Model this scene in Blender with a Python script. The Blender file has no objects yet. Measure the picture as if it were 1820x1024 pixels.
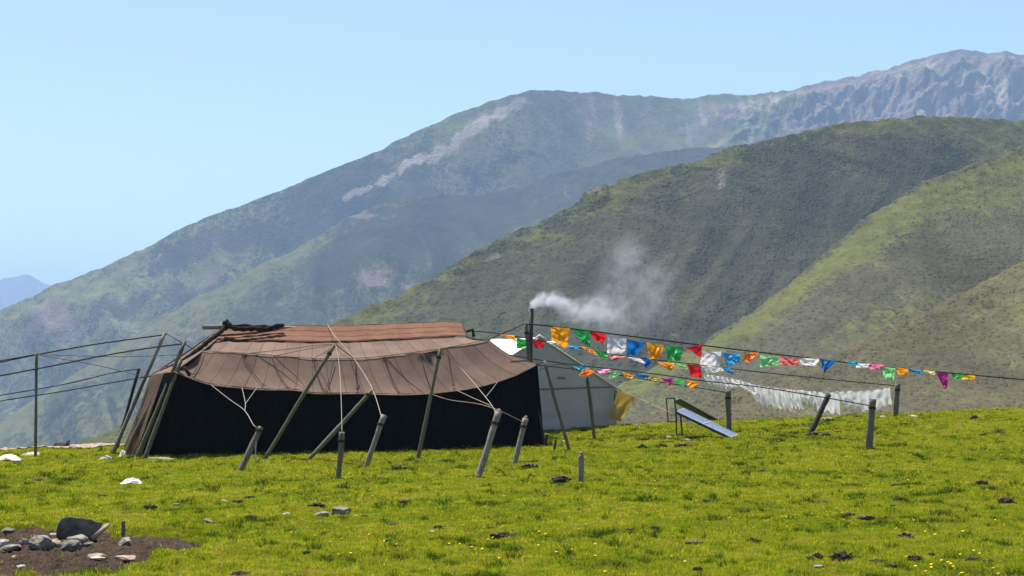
import bpy, bmesh, math, random
import numpy as np
from mathutils import Vector, Matrix

# ------------------------------------------------------------------ camera, light, exposure
S = bpy.context.scene
C = S.collection
F, CX, HY, EYE = 2800.0, 910.0, 630.0, 2.34        # focal length in photo pixels, centre, horizon row, eye height
cam_d = bpy.data.cameras.new("camera")
cam = bpy.data.objects.new("camera", cam_d)
C.objects.link(cam)
cam.location = (0, 0, EYE)
cam.rotation_euler = (math.radians(90), 0, 0)
cam_d.sensor_width = 36
cam_d.lens = F / 1820 * 36
cam_d.shift_y = (HY - 512) / 1820
cam_d.clip_start = 0.1
cam_d.clip_end = 30000
S.camera = cam

SUN = Vector((-0.24, 0.36, 1.0)).normalized()
el = math.asin(SUN.z)
rot = math.atan2(SUN.x, SUN.y)
W = bpy.data.worlds.new("World")
S.world = W
W.use_nodes = True
sky = W.node_tree.nodes.new("ShaderNodeTexSky")
sky.sky_type = 'NISHITA'
sky.sun_disc = False
sky.sun_elevation = el
sky.sun_rotation = rot
sky.altitude = 1500
sky.air_density = 1.0
sky.dust_density = 2.0
sky.ozone_density = 1.5
bg = W.node_tree.nodes["Background"]
bg.inputs[1].default_value = 0.085
W.node_tree.links.new(sky.outputs[0], bg.inputs[0])
sun_d = bpy.data.lights.new("sun", 'SUN')
sun_d.energy = 5.0
sun_d.angle = math.radians(0.5)
sun_d.color = (1.0, 0.94, 0.84)
sun = bpy.data.objects.new("sun", sun_d)
C.objects.link(sun)
sun.rotation_euler = (-SUN).to_track_quat('-Z', 'Y').to_euler()
S.view_settings.view_transform = 'Standard'
S.view_settings.look = 'None'
S.view_settings.exposure = 1.2
S.view_settings.gamma = 1
S.render.engine = 'CYCLES'
S.cycles.use_denoising = True
S.cycles.max_bounces = 6
S.cycles.diffuse_bounces = 3
S.cycles.transmission_bounces = 4
S.cycles.transparent_max_bounces = 12
S.cycles.volume_bounces = 0
S.cycles.volume_max_steps = 256

rnd = random.Random(7)
rng = np.random.default_rng(11)


# ------------------------------------------------------------------ helpers
def P(px, py, D):
    """photo pixel at distance D -> point of the place"""
    return Vector(((px - CX) / F * D, D, EYE + (HY - py) / F * D))


_perm = np.random.default_rng(3).permutation(512)
_perm = np.concatenate([_perm, _perm])
_grad = np.random.default_rng(4).normal(size=(512, 3))
_grad /= np.linalg.norm(_grad, axis=1)[:, None]


def noise(x, y, z=0.0):
    x, y, z = np.broadcast_arrays(np.asarray(x, float), np.asarray(y, float), np.asarray(z, float))
    xi, yi, zi = np.floor(x).astype(int), np.floor(y).astype(int), np.floor(z).astype(int)
    xf, yf, zf = x - xi, y - yi, z - zi
    u, v, w = [t * t * t * (t * (t * 6 - 15) + 10) for t in (xf, yf, zf)]
    out = 0
    for dx in (0, 1):
        wx = u if dx else 1 - u
        a = _perm[(xi + dx) & 511]
        for dy in (0, 1):
            wy = v if dy else 1 - v
            b = _perm[(a + yi + dy) & 511]
            for dz in (0, 1):
                wz = w if dz else 1 - w
                g = _grad[_perm[(b + zi + dz) & 511]]
                out = out + wx * wy * wz * (g[..., 0] * (xf - dx) + g[..., 1] * (yf - dy) + g[..., 2] * (zf - dz))
    return out * 1.5


def fbm(x, y, z=0.0, n=4, lac=2.03, gain=0.5):
    s, a = 0, 1.0
    x, y, z = np.asarray(x, float), np.asarray(y, float), np.asarray(z, float)
    for k in range(n):
        s = s + a * noise(x + 17.3 * k, y - 9.1 * k, z)
        a *= gain
        x, y, z = x * lac, y * lac, z * lac
    return s


def ridged(x, y, z=0.0, n=4):
    s, a = 0, 1.0
    x, y = np.asarray(x, float), np.asarray(y, float)
    for k in range(n):
        s = s + a * (1 - 2 * np.abs(noise(x + 5.7 * k, y + 3.1 * k, z)))
        a *= 0.5
        x, y = x * 2.07, y * 2.07
    return s


def sstep(a, b, x):
    t = np.clip((np.asarray(x, float) - a) / (b - a), 0, 1)
    return t * t * (3 - 2 * t)


def interp(pts, x):
    xs = [p[0] for p in pts]
    ys = [p[1] for p in pts]
    return np.interp(x, xs, ys)


def pl_dist(px, py, pts):
    """distance in pixels to a polyline"""
    best = np.full(np.shape(px), 1e9)
    for (ax, ay), (bx, by) in zip(pts[:-1], pts[1:]):
        dx, dy = bx - ax, by - ay
        t = np.clip(((px - ax) * dx + (py - ay) * dy) / (dx * dx + dy * dy + 1e-9), 0, 1)
        best = np.minimum(best, np.hypot(px - ax - t * dx, py - ay - t * dy))
    return best


def in_poly(px, py, pts):
    inside = np.zeros(np.shape(px), bool)
    n = len(pts)
    for i in range(n):
        x1, y1 = pts[i]
        x2, y2 = pts[(i + 1) % n]
        cond = ((y1 > py) != (y2 > py))
        xin = (x2 - x1) * (py - y1) / ((y2 - y1) if y2 != y1 else 1e-9) + x1
        inside ^= cond & (px < xin)
    return inside


def poly_mask(px, py, pts, soft):
    d = pl_dist(px, py, list(pts) + [pts[0]])
    s = np.where(in_poly(px, py, pts), d, -d)
    return sstep(-soft, soft, s)


def tag(o, label=None, cat=None, group=None, kind=None):
    if label: o["label"] = label
    if cat: o["category"] = cat
    if group: o["group"] = group
    if kind: o["kind"] = kind
    return o


def link(o, parent=None):
    C.objects.link(o)
    if parent is not None:
        o.parent = parent
        o.matrix_parent_inverse = parent.matrix_world.inverted() if False else Matrix.Translation(-parent.location)
    return o


def empty(name, loc):
    o = bpy.data.objects.new(name, None)
    o.empty_display_size = 0.2
    o.location = loc
    C.objects.link(o)
    return o


def mesh_np(name, verts, faces, mat, parent=None, smooth=True, attrs=None, uv=None):
    """verts (n,3) array, faces (m,k) array of one face size"""
    me = bpy.data.meshes.new(name)
    verts = np.ascontiguousarray(verts, dtype=np.float32)
    faces = np.ascontiguousarray(faces, dtype=np.int32)
    m, k = faces.shape
    me.vertices.add(len(verts))
    me.vertices.foreach_set("co", verts.ravel())
    me.loops.add(m * k)
    me.loops.foreach_set("vertex_index", faces.ravel())
    me.polygons.add(m)
    me.polygons.foreach_set("loop_start", np.arange(0, m * k, k, dtype=np.int32))
    me.polygons.foreach_set("loop_total", np.full(m, k, dtype=np.int32))
    me.polygons.foreach_set("use_smooth", np.full(m, smooth, dtype=bool))
    me.update(calc_edges=True)
    for n, a in (attrs or {}).items():
        at = me.attributes.new(n, 'FLOAT', 'POINT')
        at.data.foreach_set("value", np.ascontiguousarray(a, dtype=np.float32).ravel())
    if uv is not None:
        l = me.uv_layers.new(name="UVMap")
        l.data.foreach_set("uv", np.ascontiguousarray(uv[faces.ravel()], dtype=np.float32).ravel())
    me.materials.append(mat)
    o = bpy.data.objects.new(name, me)
    return link(o, parent)


def grid_faces(nr, nc):
    i = np.arange(nr - 1)[:, None] * nc + np.arange(nc - 1)[None, :]
    return np.stack([i, i + 1, i + 1 + nc, i + nc], -1).reshape(-1, 4)


def sheet(name, rows, mat, parent=None, uv=None, attrs=None, flip=False):
    """rows: array (nr, nc, 3)"""
    nr, nc = rows.shape[:2]
    f = grid_faces(nr, nc)
    if flip: f = f[:, ::-1]
    return mesh_np(name, rows.reshape(-1, 3), f, mat, parent, True, attrs, None if uv is None else uv.reshape(-1, 2))


class MB:
    """collects shapes for one mesh"""
    def __init__(self):
        self.v, self.f = [], []

    def tube(self, pts, radii, sides=8, rough=0.0, cap=True):
        pts = [Vector(p) for p in pts]
        n = len(pts)
        if not hasattr(radii, '__len__'): radii = [radii] * n
        base = len(self.v)
        up = Vector((0.13, 0.31, 0.94))
        for i, p in enumerate(pts):
            t = (pts[min(i + 1, n - 1)] - pts[max(i - 1, 0)]).normalized()
            a = t.cross(up)
            if a.length < 0.05: a = t.cross(Vector((1, 0, 0)))
            a.normalize()
            b = t.cross(a)
            for k in range(sides):
                an = 2 * math.pi * k / sides
                r = radii[i] * (1 + rough * (rnd.random() - 0.5))
                self.v.append(p + a * (math.cos(an) * r) + b * (math.sin(an) * r))
        for i in range(n - 1):
            for k in range(sides):
                k2 = (k + 1) % sides
                self.f.append((base + i * sides + k, base + i * sides + k2, base + (i + 1) * sides + k2, base + (i + 1) * sides + k))
        if cap:
            self.f.append(tuple(base + k for k in range(sides))[::-1])
            self.f.append(tuple(base + (n - 1) * sides + k for k in range(sides)))
        return self

    def box8(self, c):
        b = len(self.v)
        self.v += [Vector(p) for p in c]
        for q in ((0, 1, 2, 3), (7, 6, 5, 4), (0, 4, 5, 1), (1, 5, 6, 2), (2, 6, 7, 3), (3, 7, 4, 0)):
            self.f.append(tuple(b + i for i in q))
        return self

    def slab(self, a, b, c, d, th):
        """quad a b c d thickened along its normal"""
        a, b, c, d = map(Vector, (a, b, c, d))
        n = (b - a).cross(d - a).normalized() * th
        return self.box8([a, b, c, d, a + n, b + n, c + n, d + n])

    def bar(self, p, q, w, h=None):
        p, q = Vector(p), Vector(q)
        h = h or w
        t = (q - p).normalized()
        a = t.cross(Vector((0, 0, 1)))
        if a.length < 0.05: a = Vector((1, 0, 0))
        a.normalize()
        b = t.cross(a)
        a, b = a * w / 2, b * h / 2
        return self.box8([p - a - b, p + a - b, p + a + b, p - a + b, q - a - b, q + a - b, q + a + b, q - a + b])

    def build(self, name, mat, parent=None, smooth=True):
        me = bpy.data.meshes.new(name)
        me.from_pydata([tuple(v) for v in self.v], [], self.f)
        bm = bmesh.new()
        bm.from_mesh(me)
        bmesh.ops.recalc_face_normals(bm, faces=bm.faces)
        bm.to_mesh(me)
        bm.free()
        for p in me.polygons: p.use_smooth = smooth and len(p.vertices) <= 4
        me.materials.append(mat)
        o = bpy.data.objects.new(name, me)
        return link(o, parent)


def spline(pts, n=12):
    pts = [Vector(p) for p in pts]
    if len(pts) == 2:
        return [pts[0].lerp(pts[1], i / n) for i in range(n + 1)]
    out = []
    for i in range(len(pts) - 1):
        p0, p1, p2, p3 = pts[max(i - 1, 0)], pts[i], pts[i + 1], pts[min(i + 2, len(pts) - 1)]
        for k in range(n):
            t = k / n
            out.append(0.5 * ((2 * p1) + (p2 - p0) * t + (2 * p0 - 5 * p1 + 4 * p2 - p3) * t * t + (3 * p1 - p0 - 3 * p2 + p3) * t ** 3))
    out.append(pts[-1])
    return out


# ------------------------------------------------------------------ materials
def new_mat(name):
    m = bpy.data.materials.new(name)
    m.use_nodes = True
    nt = m.node_tree
    return m, nt, nt.nodes, nt.links, nt.nodes["Principled BSDF"]


def N(nt, kind, **kw):
    n = nt.nodes.new(kind)
    for k, v in kw.items():
        if k.startswith('i_'):
            n.inputs[int(k[2:])].default_value = v
        else:
            setattr(n, k, v)
    return n


def ramp(nt, src, stops):
    r = nt.nodes.new("ShaderNodeValToRGB")
    e = r.color_ramp.elements
    while len(e) < len(stops): e.new(0.5)
    for el_, (p, c) in zip(e, stops):
        el_.position = p
        el_.color = (*c, 1) if len(c) == 3 else c
    nt.links.new(src, r.inputs[0])
    return r.outputs[0]


def mix(nt, fac, a, b, mode='MIX'):
    m = nt.nodes.new("ShaderNodeMix")
    m.data_type = 'RGBA'
    m.blend_type = mode
    for s, v in ((m.inputs[0], fac), (m.inputs[6], a), (m.inputs[7], b)):
        if hasattr(v, 'links'): nt.links.new(v, s)
        elif isinstance(v, (int, float)): s.default_value = v
        else: s.default_value = (*v, 1)
    return m.outputs[2]


def math_n(nt, op, a, b=None, clamp=False):
    m = nt.nodes.new("ShaderNodeMath")
    m.operation = op
    m.use_clamp = clamp
    for s, v in ((m.inputs[0], a), (m.inputs[1], b)):
        if v is None: continue
        if hasattr(v, 'links'): nt.links.new(v, s)
        else: s.default_value = v
    return m.outputs[0]


def tex_noise(nt, scale, detail=4, rough=0.55, vec=None, stretch=None, coord='Object'):
    tc = nt.nodes.new("ShaderNodeTexCoord")
    v = vec or tc.outputs[coord]
    if stretch:
        mp = nt.nodes.new("ShaderNodeMapping")
        mp.inputs['Scale'].default_value = stretch
        nt.links.new(v, mp.inputs[0])
        v = mp.outputs[0]
    n = nt.nodes.new("ShaderNodeTexNoise")
    n.inputs['Scale'].default_value = scale
    n.inputs['Detail'].default_value = detail
    n.inputs['Roughness'].default_value = rough
    nt.links.new(v, n.inputs['Vector'])
    return n.outputs['Fac']


def bump(nt, bsdf, h, strength, dist):
    b = nt.nodes.new("ShaderNodeBump")
    b.inputs['Strength'].default_value = strength
    b.inputs['Distance'].default_value = dist
    nt.links.new(h, b.inputs['Height'])
    nt.links.new(b.outputs[0], bsdf.inputs['Normal'])


def attr(nt, name):
    a = nt.nodes.new("ShaderNodeAttribute")
    a.attribute_name = name
    return a.outputs['Fac']


def matte(name, c1, c2, scale=8, rough=0.85, stretch=None, bstr=0.3, bdist=0.01, detail=5, spec=0.2):
    m, nt, no, li, b = new_mat(name)
    f = tex_noise(nt, scale, detail, 0.6, stretch=stretch)
    li.new(ramp(nt, f, [(0.3, c1), (0.7, c2)]), b.inputs['Base Color'])
    b.inputs['Roughness'].default_value = rough
    b.inputs['Specular IOR Level'].default_value = spec
    if bstr: bump(nt, b, f, bstr, bdist)
    return m


def cloth(name, col, trans=0.4, rough=0.6, var=0.25, scale=14, sheen=False):
    m, nt, no, li, b = new_mat(name)
    f = tex_noise(nt, scale, 4, 0.6)
    dark = tuple(c * (1 - var) for c in col)
    c = ramp(nt, f, [(0.3, dark), (0.7, col)])
    li.new(c, b.inputs['Base Color'])
    b.inputs['Roughness'].default_value = rough
    b.inputs['Specular IOR Level'].default_value = 0.3
    t = N(nt, "ShaderNodeBsdfTranslucent")
    li.new(c, t.inputs[0])
    mx = N(nt, "ShaderNodeMixShader", i_0=trans)
    li.new(b.outputs[0], mx.inputs[1])
    li.new(t.outputs[0], mx.inputs[2])
    li.new(mx.outputs[0], no["Material Output"].inputs[0])
    return m


MAT = {}
MAT['wood'] = matte('weathered_wood', (0.06, 0.05, 0.036), (0.21, 0.18, 0.135), 9, 0.9, (6, 6, 0.8), 0.6, 0.012)
MAT['wood_green'] = matte('mossy_wood', (0.055, 0.05, 0.030), (0.18, 0.16, 0.10), 9, 0.9, (6, 6, 0.8), 0.5, 0.01)
MAT['wood_grey'] = matte('grey_wood', (0.085, 0.072, 0.054), (0.30, 0.26, 0.205), 9, 0.85, (6, 6, 0.8), 0.5, 0.01)
MAT['dark_wood'] = matte('dark_wood', (0.02, 0.018, 0.015), (0.06, 0.053, 0.042), 9, 0.9, (6, 6, 0.8), 0.5, 0.01)
MAT['rope_dark'] = matte('dark_rope', (0.012, 0.012, 0.012), (0.035, 0.032, 0.03), 40, 0.9, None, 0.3, 0.004)
MAT['rope_light'] = matte('pale_rope', (0.16, 0.14, 0.115), (0.34, 0.30, 0.25), 60, 0.9, None, 0.5, 0.004)
MAT['rope_brown'] = matte('brown_cord', (0.09, 0.06, 0.04), (0.2, 0.14, 0.10), 40, 0.9, None, 0.3, 0.004)
MAT['stone'] = matte('grey_stone', (0.085, 0.078, 0.067), (0.27, 0.245, 0.21), 6, 0.9, None, 0.8, 0.02, 8)
MAT['stone_pale'] = matte('pale_stone', (0.20, 0.18, 0.155), (0.42, 0.38, 0.335), 7, 0.9, None, 0.7, 0.015, 8)
MAT['stone_pink'] = matte('pinkish_stone', (0.16, 0.115, 0.09), (0.36, 0.27, 0.21), 7, 0.9, None, 0.7, 0.015, 8)
MAT['stone_dark'] = matte('dark_stone', (0.05, 0.047, 0.038), (0.17, 0.158, 0.13), 6, 0.9, None, 0.8, 0.02, 8)
MAT['dung'] = matte('dung', (0.016, 0.012, 0.009), (0.07, 0.055, 0.04), 22, 0.95, None, 1.0, 0.02, 6)
MAT['dung_brown'] = matte('dry_dung', (0.05, 0.035, 0.02), (0.14, 0.10, 0.06), 22, 0.95, None, 1.0, 0.02, 6)
MAT['black_metal'] = matte('dark_frame_metal', (0.018, 0.016, 0.016), (0.045, 0.04, 0.038), 12, 0.5, None, 0.1, 0.003, 4, 0.5)
MAT['alu'] = matte('aluminium', (0.55, 0.56, 0.58), (0.68, 0.69, 0.71), 20, 0.35, None, 0, 0)
MAT['plastic_white'] = cloth('white_plastic_bag', (0.82, 0.81, 0.78), 0.25, 0.45, 0.1)


# ------------------------------------------------------------------ the meadow
SOIL = [(-120, 926), (-40, 924), (60, 927), (110, 932), (180, 932), (250, 938), (325, 946), (378, 962), (346, 984), (280, 988),
        (240, 1006), (150, 1012), (60, 1017), (0, 1022), (-120, 1022)]


def crest_y(x):
    return 43.3 + 0.22 * x + 1.0 * noise(x * 0.16, 3.3, 0.5)


def ground_base(x, y):
    x, y = np.asarray(x, float), np.asarray(y, float)
    w = sstep(27, 46, y)
    z = w * (0.23 + 0.03 * x)
    z = z + 0.05 * noise(x * 0.22, y * 0.22, 1.7) * sstep(8, 16, y) + 0.05 * noise(x * 0.55, y * 0.55, 4.1) * sstep(38, 44, y) * sstep(0, 6, x)
    yc = crest_y(x)
    d = np.maximum(y - yc, 0)
    z = z - np.where(d < 12, 0.018 * d * d, 0.018 * 144 + 0.432 * (d - 12))
    # the tent stands a little hollow
    return np.maximum(z, -128)


_soil_w = None


def soil_mask(x, y):
    py = HY + (EYE - ground_base(x, y)) * F / np.maximum(y, 1)
    px = CX + np.asarray(x) * F / np.maximum(y, 1)
    d = pl_dist(px, py * 1.0, SOIL + [SOIL[0]])
    s = np.where(in_poly(px, py, SOIL), d, -d) + 15 * fbm(np.asarray(x) * 2.6, np.asarray(y) * 2.0, 2.2, 5)
    return s


def ground(x, y):
    x, y = np.asarray(x, float), np.asarray(y, float)
    z = ground_base(x, y)
    z = z + (0.045 * fbm(x * 1.3, y * 1.3, 0.3, 3) + 0.030 * fbm(x * 4, y * 4, 5.3, 3)) * sstep(9, 14, y)
    return z


def gz(x, y):
    return float(ground(np.array([x]), np.array([y]))[0])


def at(px, py, lo=12.0, hi=60.0):
    """point where the sight line of a photo pixel meets the meadow"""
    D = np.linspace(lo, hi, 2400)
    x = (px - CX) / F * D
    z = EYE + (HY - py) / F * D
    below = np.nonzero(z - ground_base(x, D) <= 0)[0]
    k = below[0] if len(below) else int(np.argmin(z - ground_base(x, D)))
    d = float(D[k])
    xx = (px - CX) / F * d
    return Vector((xx, d, gz(xx, d)))


def build_ground():
    ys = np.concatenate([np.linspace(-60, 11, 30), np.arange(11.3, 24, 0.055), np.arange(24, 56, 0.09), np.linspace(56.5, 80, 40), np.linspace(82, 420, 90)])
    nx = 520
    t = np.linspace(-1, 1, nx)
    rows = []
    X = np.zeros((len(ys), nx)); Y = np.zeros_like(X)
    for i, y in enumerate(ys):
        half = max(0.42 * abs(y), 14) * (1 if y > 0 else 2) + (60 if y > 90 else 0)
        X[i] = (t * 0.72 + 0.28 * t ** 5 + 0 * t) * half * 1.25
        Y[i] = y
    Z = ground(X, Y)
    s = soil_mask(X, Y)
    soil = sstep(-2, 12, s) * (Y > 14) * (Y < 26)
    Z = Z - 0.16 * soil
    me = sheet('meadow', np.stack([X, Y, Z], -1), MAT['turf'], None, attrs={'soil': soil})
    tag(me, kind='structure')
    # far sheet reaching the horizon
    b = 26000
    fl = mesh_np('valley_floor', np.array([[-b, -200, -130], [b, -200, -130], [b, b, -130], [-b, b, -130]]), np.array([[0, 1, 2, 3]]), MAT['shrubland_plain'])
    tag(fl, kind='structure')


def turf_material():
    m, nt, no, li, b = new_mat('turf')
    big = tex_noise(nt, 0.35, 5, 0.6)
    mid = tex_noise(nt, 2.2, 6, 0.65)
    fine = tex_noise(nt, 26, 6, 0.7)
    c = ramp(nt, mid, [(0.28, (0.030, 0.046, 0.003)), (0.5, (0.075, 0.090, 0.004)), (0.72, (0.125, 0.120, 0.006))])
    c2 = ramp(nt, big, [(0.38, (0.06, 0.085, 0.004)), (0.62, (0.13, 0.115, 0.008))])
    c = mix(nt, 0.5, c, c2)
    c = mix(nt, 0.6, c, ramp(nt, fine, [(0.3, (0.02, 0.03, 0.003)), (0.7, (0.13, 0.14, 0.008))]))
    v = N(nt, "ShaderNodeTexNoise")
    df = N(nt, "ShaderNodeBsdfDiffuse")
    li.new(c, df.inputs[0])
    bump(nt, df, fine, 0.8, 0.03)
    li.new(df.outputs[0], no["Material Output"].inputs[0])
    return m


def blade_material():
    m, nt, no, li, b = new_mat('grass_blades')
    t = attr(nt, 'tint')
    c = ramp(nt, t, [(0.0, (0.026, 0.055, 0.006)), (0.24, (0.150, 0.240, 0.010)), (0.56, (0.385, 0.480, 0.016)), (0.78, (0.54, 0.49, 0.022)), (0.88, (0.42, 0.25, 0.035)), (1.0, (0.46, 0.33, 0.10))])
    b = N(nt, "ShaderNodeBsdfDiffuse")
    li.new(c, b.inputs[0])
    tr = N(nt, "ShaderNodeBsdfTranslucent")
    li.new(c, tr.inputs[0])
    mx = N(nt, "ShaderNodeMixShader", i_0=0.5)
    li.new(b.outputs[0], mx.inputs[1]); li.new(tr.outputs[0], mx.inputs[2])
    li.new(mx.outputs[0], no["Material Output"].inputs[0])
    return m


def build_grass():
    n = 1250000
    u = rng.random(n)
    a, bmx = 15.0, 52.0
    y = (math.sqrt(a) + u * (math.sqrt(bmx) - math.sqrt(a))) ** 2
    x = (rng.random(n) * 2 - 1) * (0.355 * y + 0.8)
    s = soil_mask(x, y)
    patch = fbm(x * 0.5, y * 0.5, 8.8, 4)
    clump = fbm(x * 2.6, y * 2.6, 3.9, 3)
    keep = ((s < 2) | (y < 15) | (y > 26) | (rng.random(n) < 0.02))
    keep &= y < crest_y(x) + 4
    keep &= rng.random(n) < np.clip(0.72 + 0.9 * clump, 0.2, 1)
    x, y, patch, clump = x[keep], y[keep], patch[keep], clump[keep]
    clump2 = fbm(x * 3.3 + 9, y * 1.7, 13.9, 3)
    n = len(x)
    z = ground(x, y)
    tuss = np.maximum(sstep(0.38, 0.75, fbm(x * 1.4 + 30, y * 1.4, 6.6, 3)), sstep(0.40, 0.62, fbm(x * 3.7 + 80, y * 2.6, 16.6, 2)))
    h = (0.014 + 0.022 * rng.random(n) ** 1.5 + 0.024 * np.clip(clump, 0, 1)) * (1 + 1.25 * tuss)
    # taller along the foot of the tents where nothing grazes
    foot = np.exp(-((y - (36.0 + 0.27 * (x + 8))) / 0.5) ** 2) * (x > -9) * (x < 1.0)
    h *= 1 + 1.1 * foot
    wd = (0.003 + 0.0035 * rng.random(n)) * (y / 22)
    an = rng.random(n) * 2 * np.pi
    ln = h * (0.25 + 0.7 * rng.random(n))
    la = rng.random(n) * 2 * np.pi
    dx, dy = np.cos(an) * wd, np.sin(an) * wd
    V = np.zeros((n, 3, 3))
    V[:, 0] = np.stack([x - dx, y - dy, z - 0.01], -1)
    V[:, 1] = np.stack([x + dx, y + dy, z - 0.01], -1)
    V[:, 2] = np.stack([x + np.cos(la) * ln, y + np.sin(la) * ln, z + h], -1)
    tint = np.clip(0.47 + 0.42 * patch + 0.36 * clump2 - 0.55 * tuss - 0.25 * foot + 0.23 * rng.normal(size=n), 0, 1)
    warm = sstep(0.05, 0.6, fbm(x * 0.9 + 4, y * 0.5, 23.0, 4))
    dry = rng.random(n) < 0.025 + 0.15 * warm
    tint[dry] = 0.80 + 0.2 * rng.random(dry.sum())
    T = np.repeat(tint[:, None], 3, 1)
    o = mesh_np('grass', V.reshape(-1, 3), np.arange(3 * n).reshape(-1, 3), MAT['blade'], None, False, {'tint': T})
    tag(o, 'short bright green grazed turf covering the meadow', 'grass', kind='stuff')


# ------------------------------------------------------------------ hills
def extend(pts, k=1.0):
    return pts


def hill_material(name, shrub1, shrub2, grass1, grass2, rock1, rock2, scree, size, bdist, bstr=0.7, spots=0.35):
    m, nt, no, li, b = new_mat(name)
    tc = N(nt, "ShaderNodeTexCoord")
    vo = N(nt, "ShaderNodeTexVoronoi")
    vo.inputs['Scale'].default_value = 1.0 / size
    vo.inputs['Randomness'].default_value = 1.0
    wob = N(nt, "ShaderNodeTexNoise"); wob.inputs['Scale'].default_value = 0.6 / size; wob.inputs['Detail'].default_value = 3
    mpg = N(nt, "ShaderNodeMapping"); mpg.inputs['Scale'].default_value = (1, 0.42, 1)
    li.new(tc.outputs['Object'], mpg.inputs[0])
    OC = mpg.outputs[0]
    li.new(OC, wob.inputs['Vector'])
    va = N(nt, "ShaderNodeVectorMath", operation='SCALE'); va.inputs['Scale'].default_value = size * 1.2
    li.new(wob.outputs['Color'], va.inputs[0])
    vb = N(nt, "ShaderNodeVectorMath", operation='ADD')
    li.new(OC, vb.inputs[0]); li.new(va.outputs[0], vb.inputs[1])
    li.new(vb.outputs[0], vo.inputs['Vector'])
    dist = vo.outputs['Distance']
    cellr = N(nt, "ShaderNodeSeparateColor"); li.new(vo.outputs['Color'], cellr.inputs[0])
    mid = tex_noise(nt, 0.22 / size, 6, 0.65, vec=OC)
    big = tex_noise(nt, 0.035 / size, 5, 0.6, vec=OC)
    fine = tex_noise(nt, 1.8 / size, 5, 0.7, vec=OC)
    sh = ramp(nt, mid, [(0.3, shrub1), (0.72, shrub2)])
    sh = mix(nt, 0.28, sh, ramp(nt, cellr.outputs[0], [(0.2, tuple(c * 0.7 for c in shrub1)), (0.95, tuple(c * 1.2 for c in shrub2))]))
    sh = mix(nt, 0.5, sh, ramp(nt, big, [(0.34, tuple(c * 0.75 for c in shrub1)), (0.66, tuple(c * 1.15 for c in shrub2))]))
    gr = ramp(nt, mid, [(0.3, grass1), (0.7, grass2)])
    gr = mix(nt, 0.3, gr, ramp(nt, fine, [(0.3, tuple(c * 0.6 for c in grass1)), (0.7, tuple(c * 1.3 for c in grass2))]))
    spot = math_n(nt, 'MULTIPLY', ramp(nt, math_n(nt, 'ADD', dist, math_n(nt, 'MULTIPLY', math_n(nt, 'SUBTRACT', fine, 0.5), 0.7)), [(0.22, (1, 1, 1)), (0.60, (0, 0, 0))]), ramp(nt, math_n(nt, 'ADD', cellr.outputs[2], math_n(nt, 'MULTIPLY', math_n(nt, 'SUBTRACT', mid, 0.5), 1.6)), [(0.25, (0, 0, 0)), (0.65, (1, 1, 1))]))
    sh = mix(nt, math_n(nt, 'MULTIPLY', spot, spots), mix(nt, 0.15, sh, tuple(c * 1.2 for c in shrub2)), tuple(c * 0.62 for c in shrub1))
    gr = mix(nt, math_n(nt, 'MULTIPLY', math_n(nt, 'MULTIPLY', spot, math_n(nt, 'GREATER_THAN', cellr.outputs[0], 0.5)), spots), gr, shrub1)
    g = attr(nt, 'grassy')
    gnoise = math_n(nt, 'ADD', g, math_n(nt, 'ADD', math_n(nt, 'MULTIPLY', math_n(nt, 'SUBTRACT', mid, 0.5), 1.1), math_n(nt, 'MULTIPLY', math_n(nt, 'SUBTRACT', big, 0.5), 0.9)))
    gnoise = math_n(nt, 'ADD', gnoise, math_n(nt, 'MULTIPLY', math_n(nt, 'SUBTRACT', cellr.outputs[1], 0.5), 0.5))
    gm = ramp(nt, gnoise, [(0.32, (0, 0, 0)), (0.72, (1, 1, 1))])
    col = mix(nt, gm, sh, gr)
    r = attr(nt, 'rocky')
    rn = math_n(nt, 'ADD', r, math_n(nt, 'MULTIPLY', math_n(nt, 'SUBTRACT', mid, 0.5), 1.9))
    rm = ramp(nt, rn, [(0.45, (0, 0, 0)), (0.60, (1, 1, 1))])
    rk = ramp(nt, fine, [(0.3, rock1), (0.7, rock2)])
    col = mix(nt, rm, col, rk)
    s = attr(nt, 'scree')
    sn = math_n(nt, 'ADD', s, math_n(nt, 'MULTIPLY', math_n(nt, 'SUBTRACT', fine, 0.5), 1.6))
    sm = ramp(nt, sn, [(0.30, (0, 0, 0)), (0.75, (1, 1, 1))])
    col = mix(nt, sm, col, mix(nt, fine, tuple(c * 0.75 for c in scree), scree))
    li.new(col, b.inputs['Base Color'])
    b.inputs['Roughness'].default_value = 0.95
    b.inputs['Specular IOR Level'].default_value = 0.05
    dome = math_n(nt, 'ADD', math_n(nt, 'MULTIPLY', spot, 0.8), math_n(nt, 'MULTIPLY', math_n(nt, 'SUBTRACT', 1.0, dist), 0.4))
    dome = math_n(nt, 'MULTIPLY', dome, math_n(nt, 'SUBTRACT', 1.15, math_n(nt, 'MULTIPLY', gm, 0.75)))
    hgt = math_n(nt, 'ADD', dome, math_n(nt, 'MULTIPLY', fine, 0.5))
    bump(nt, b, hgt, bstr, bdist)
    return m


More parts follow.
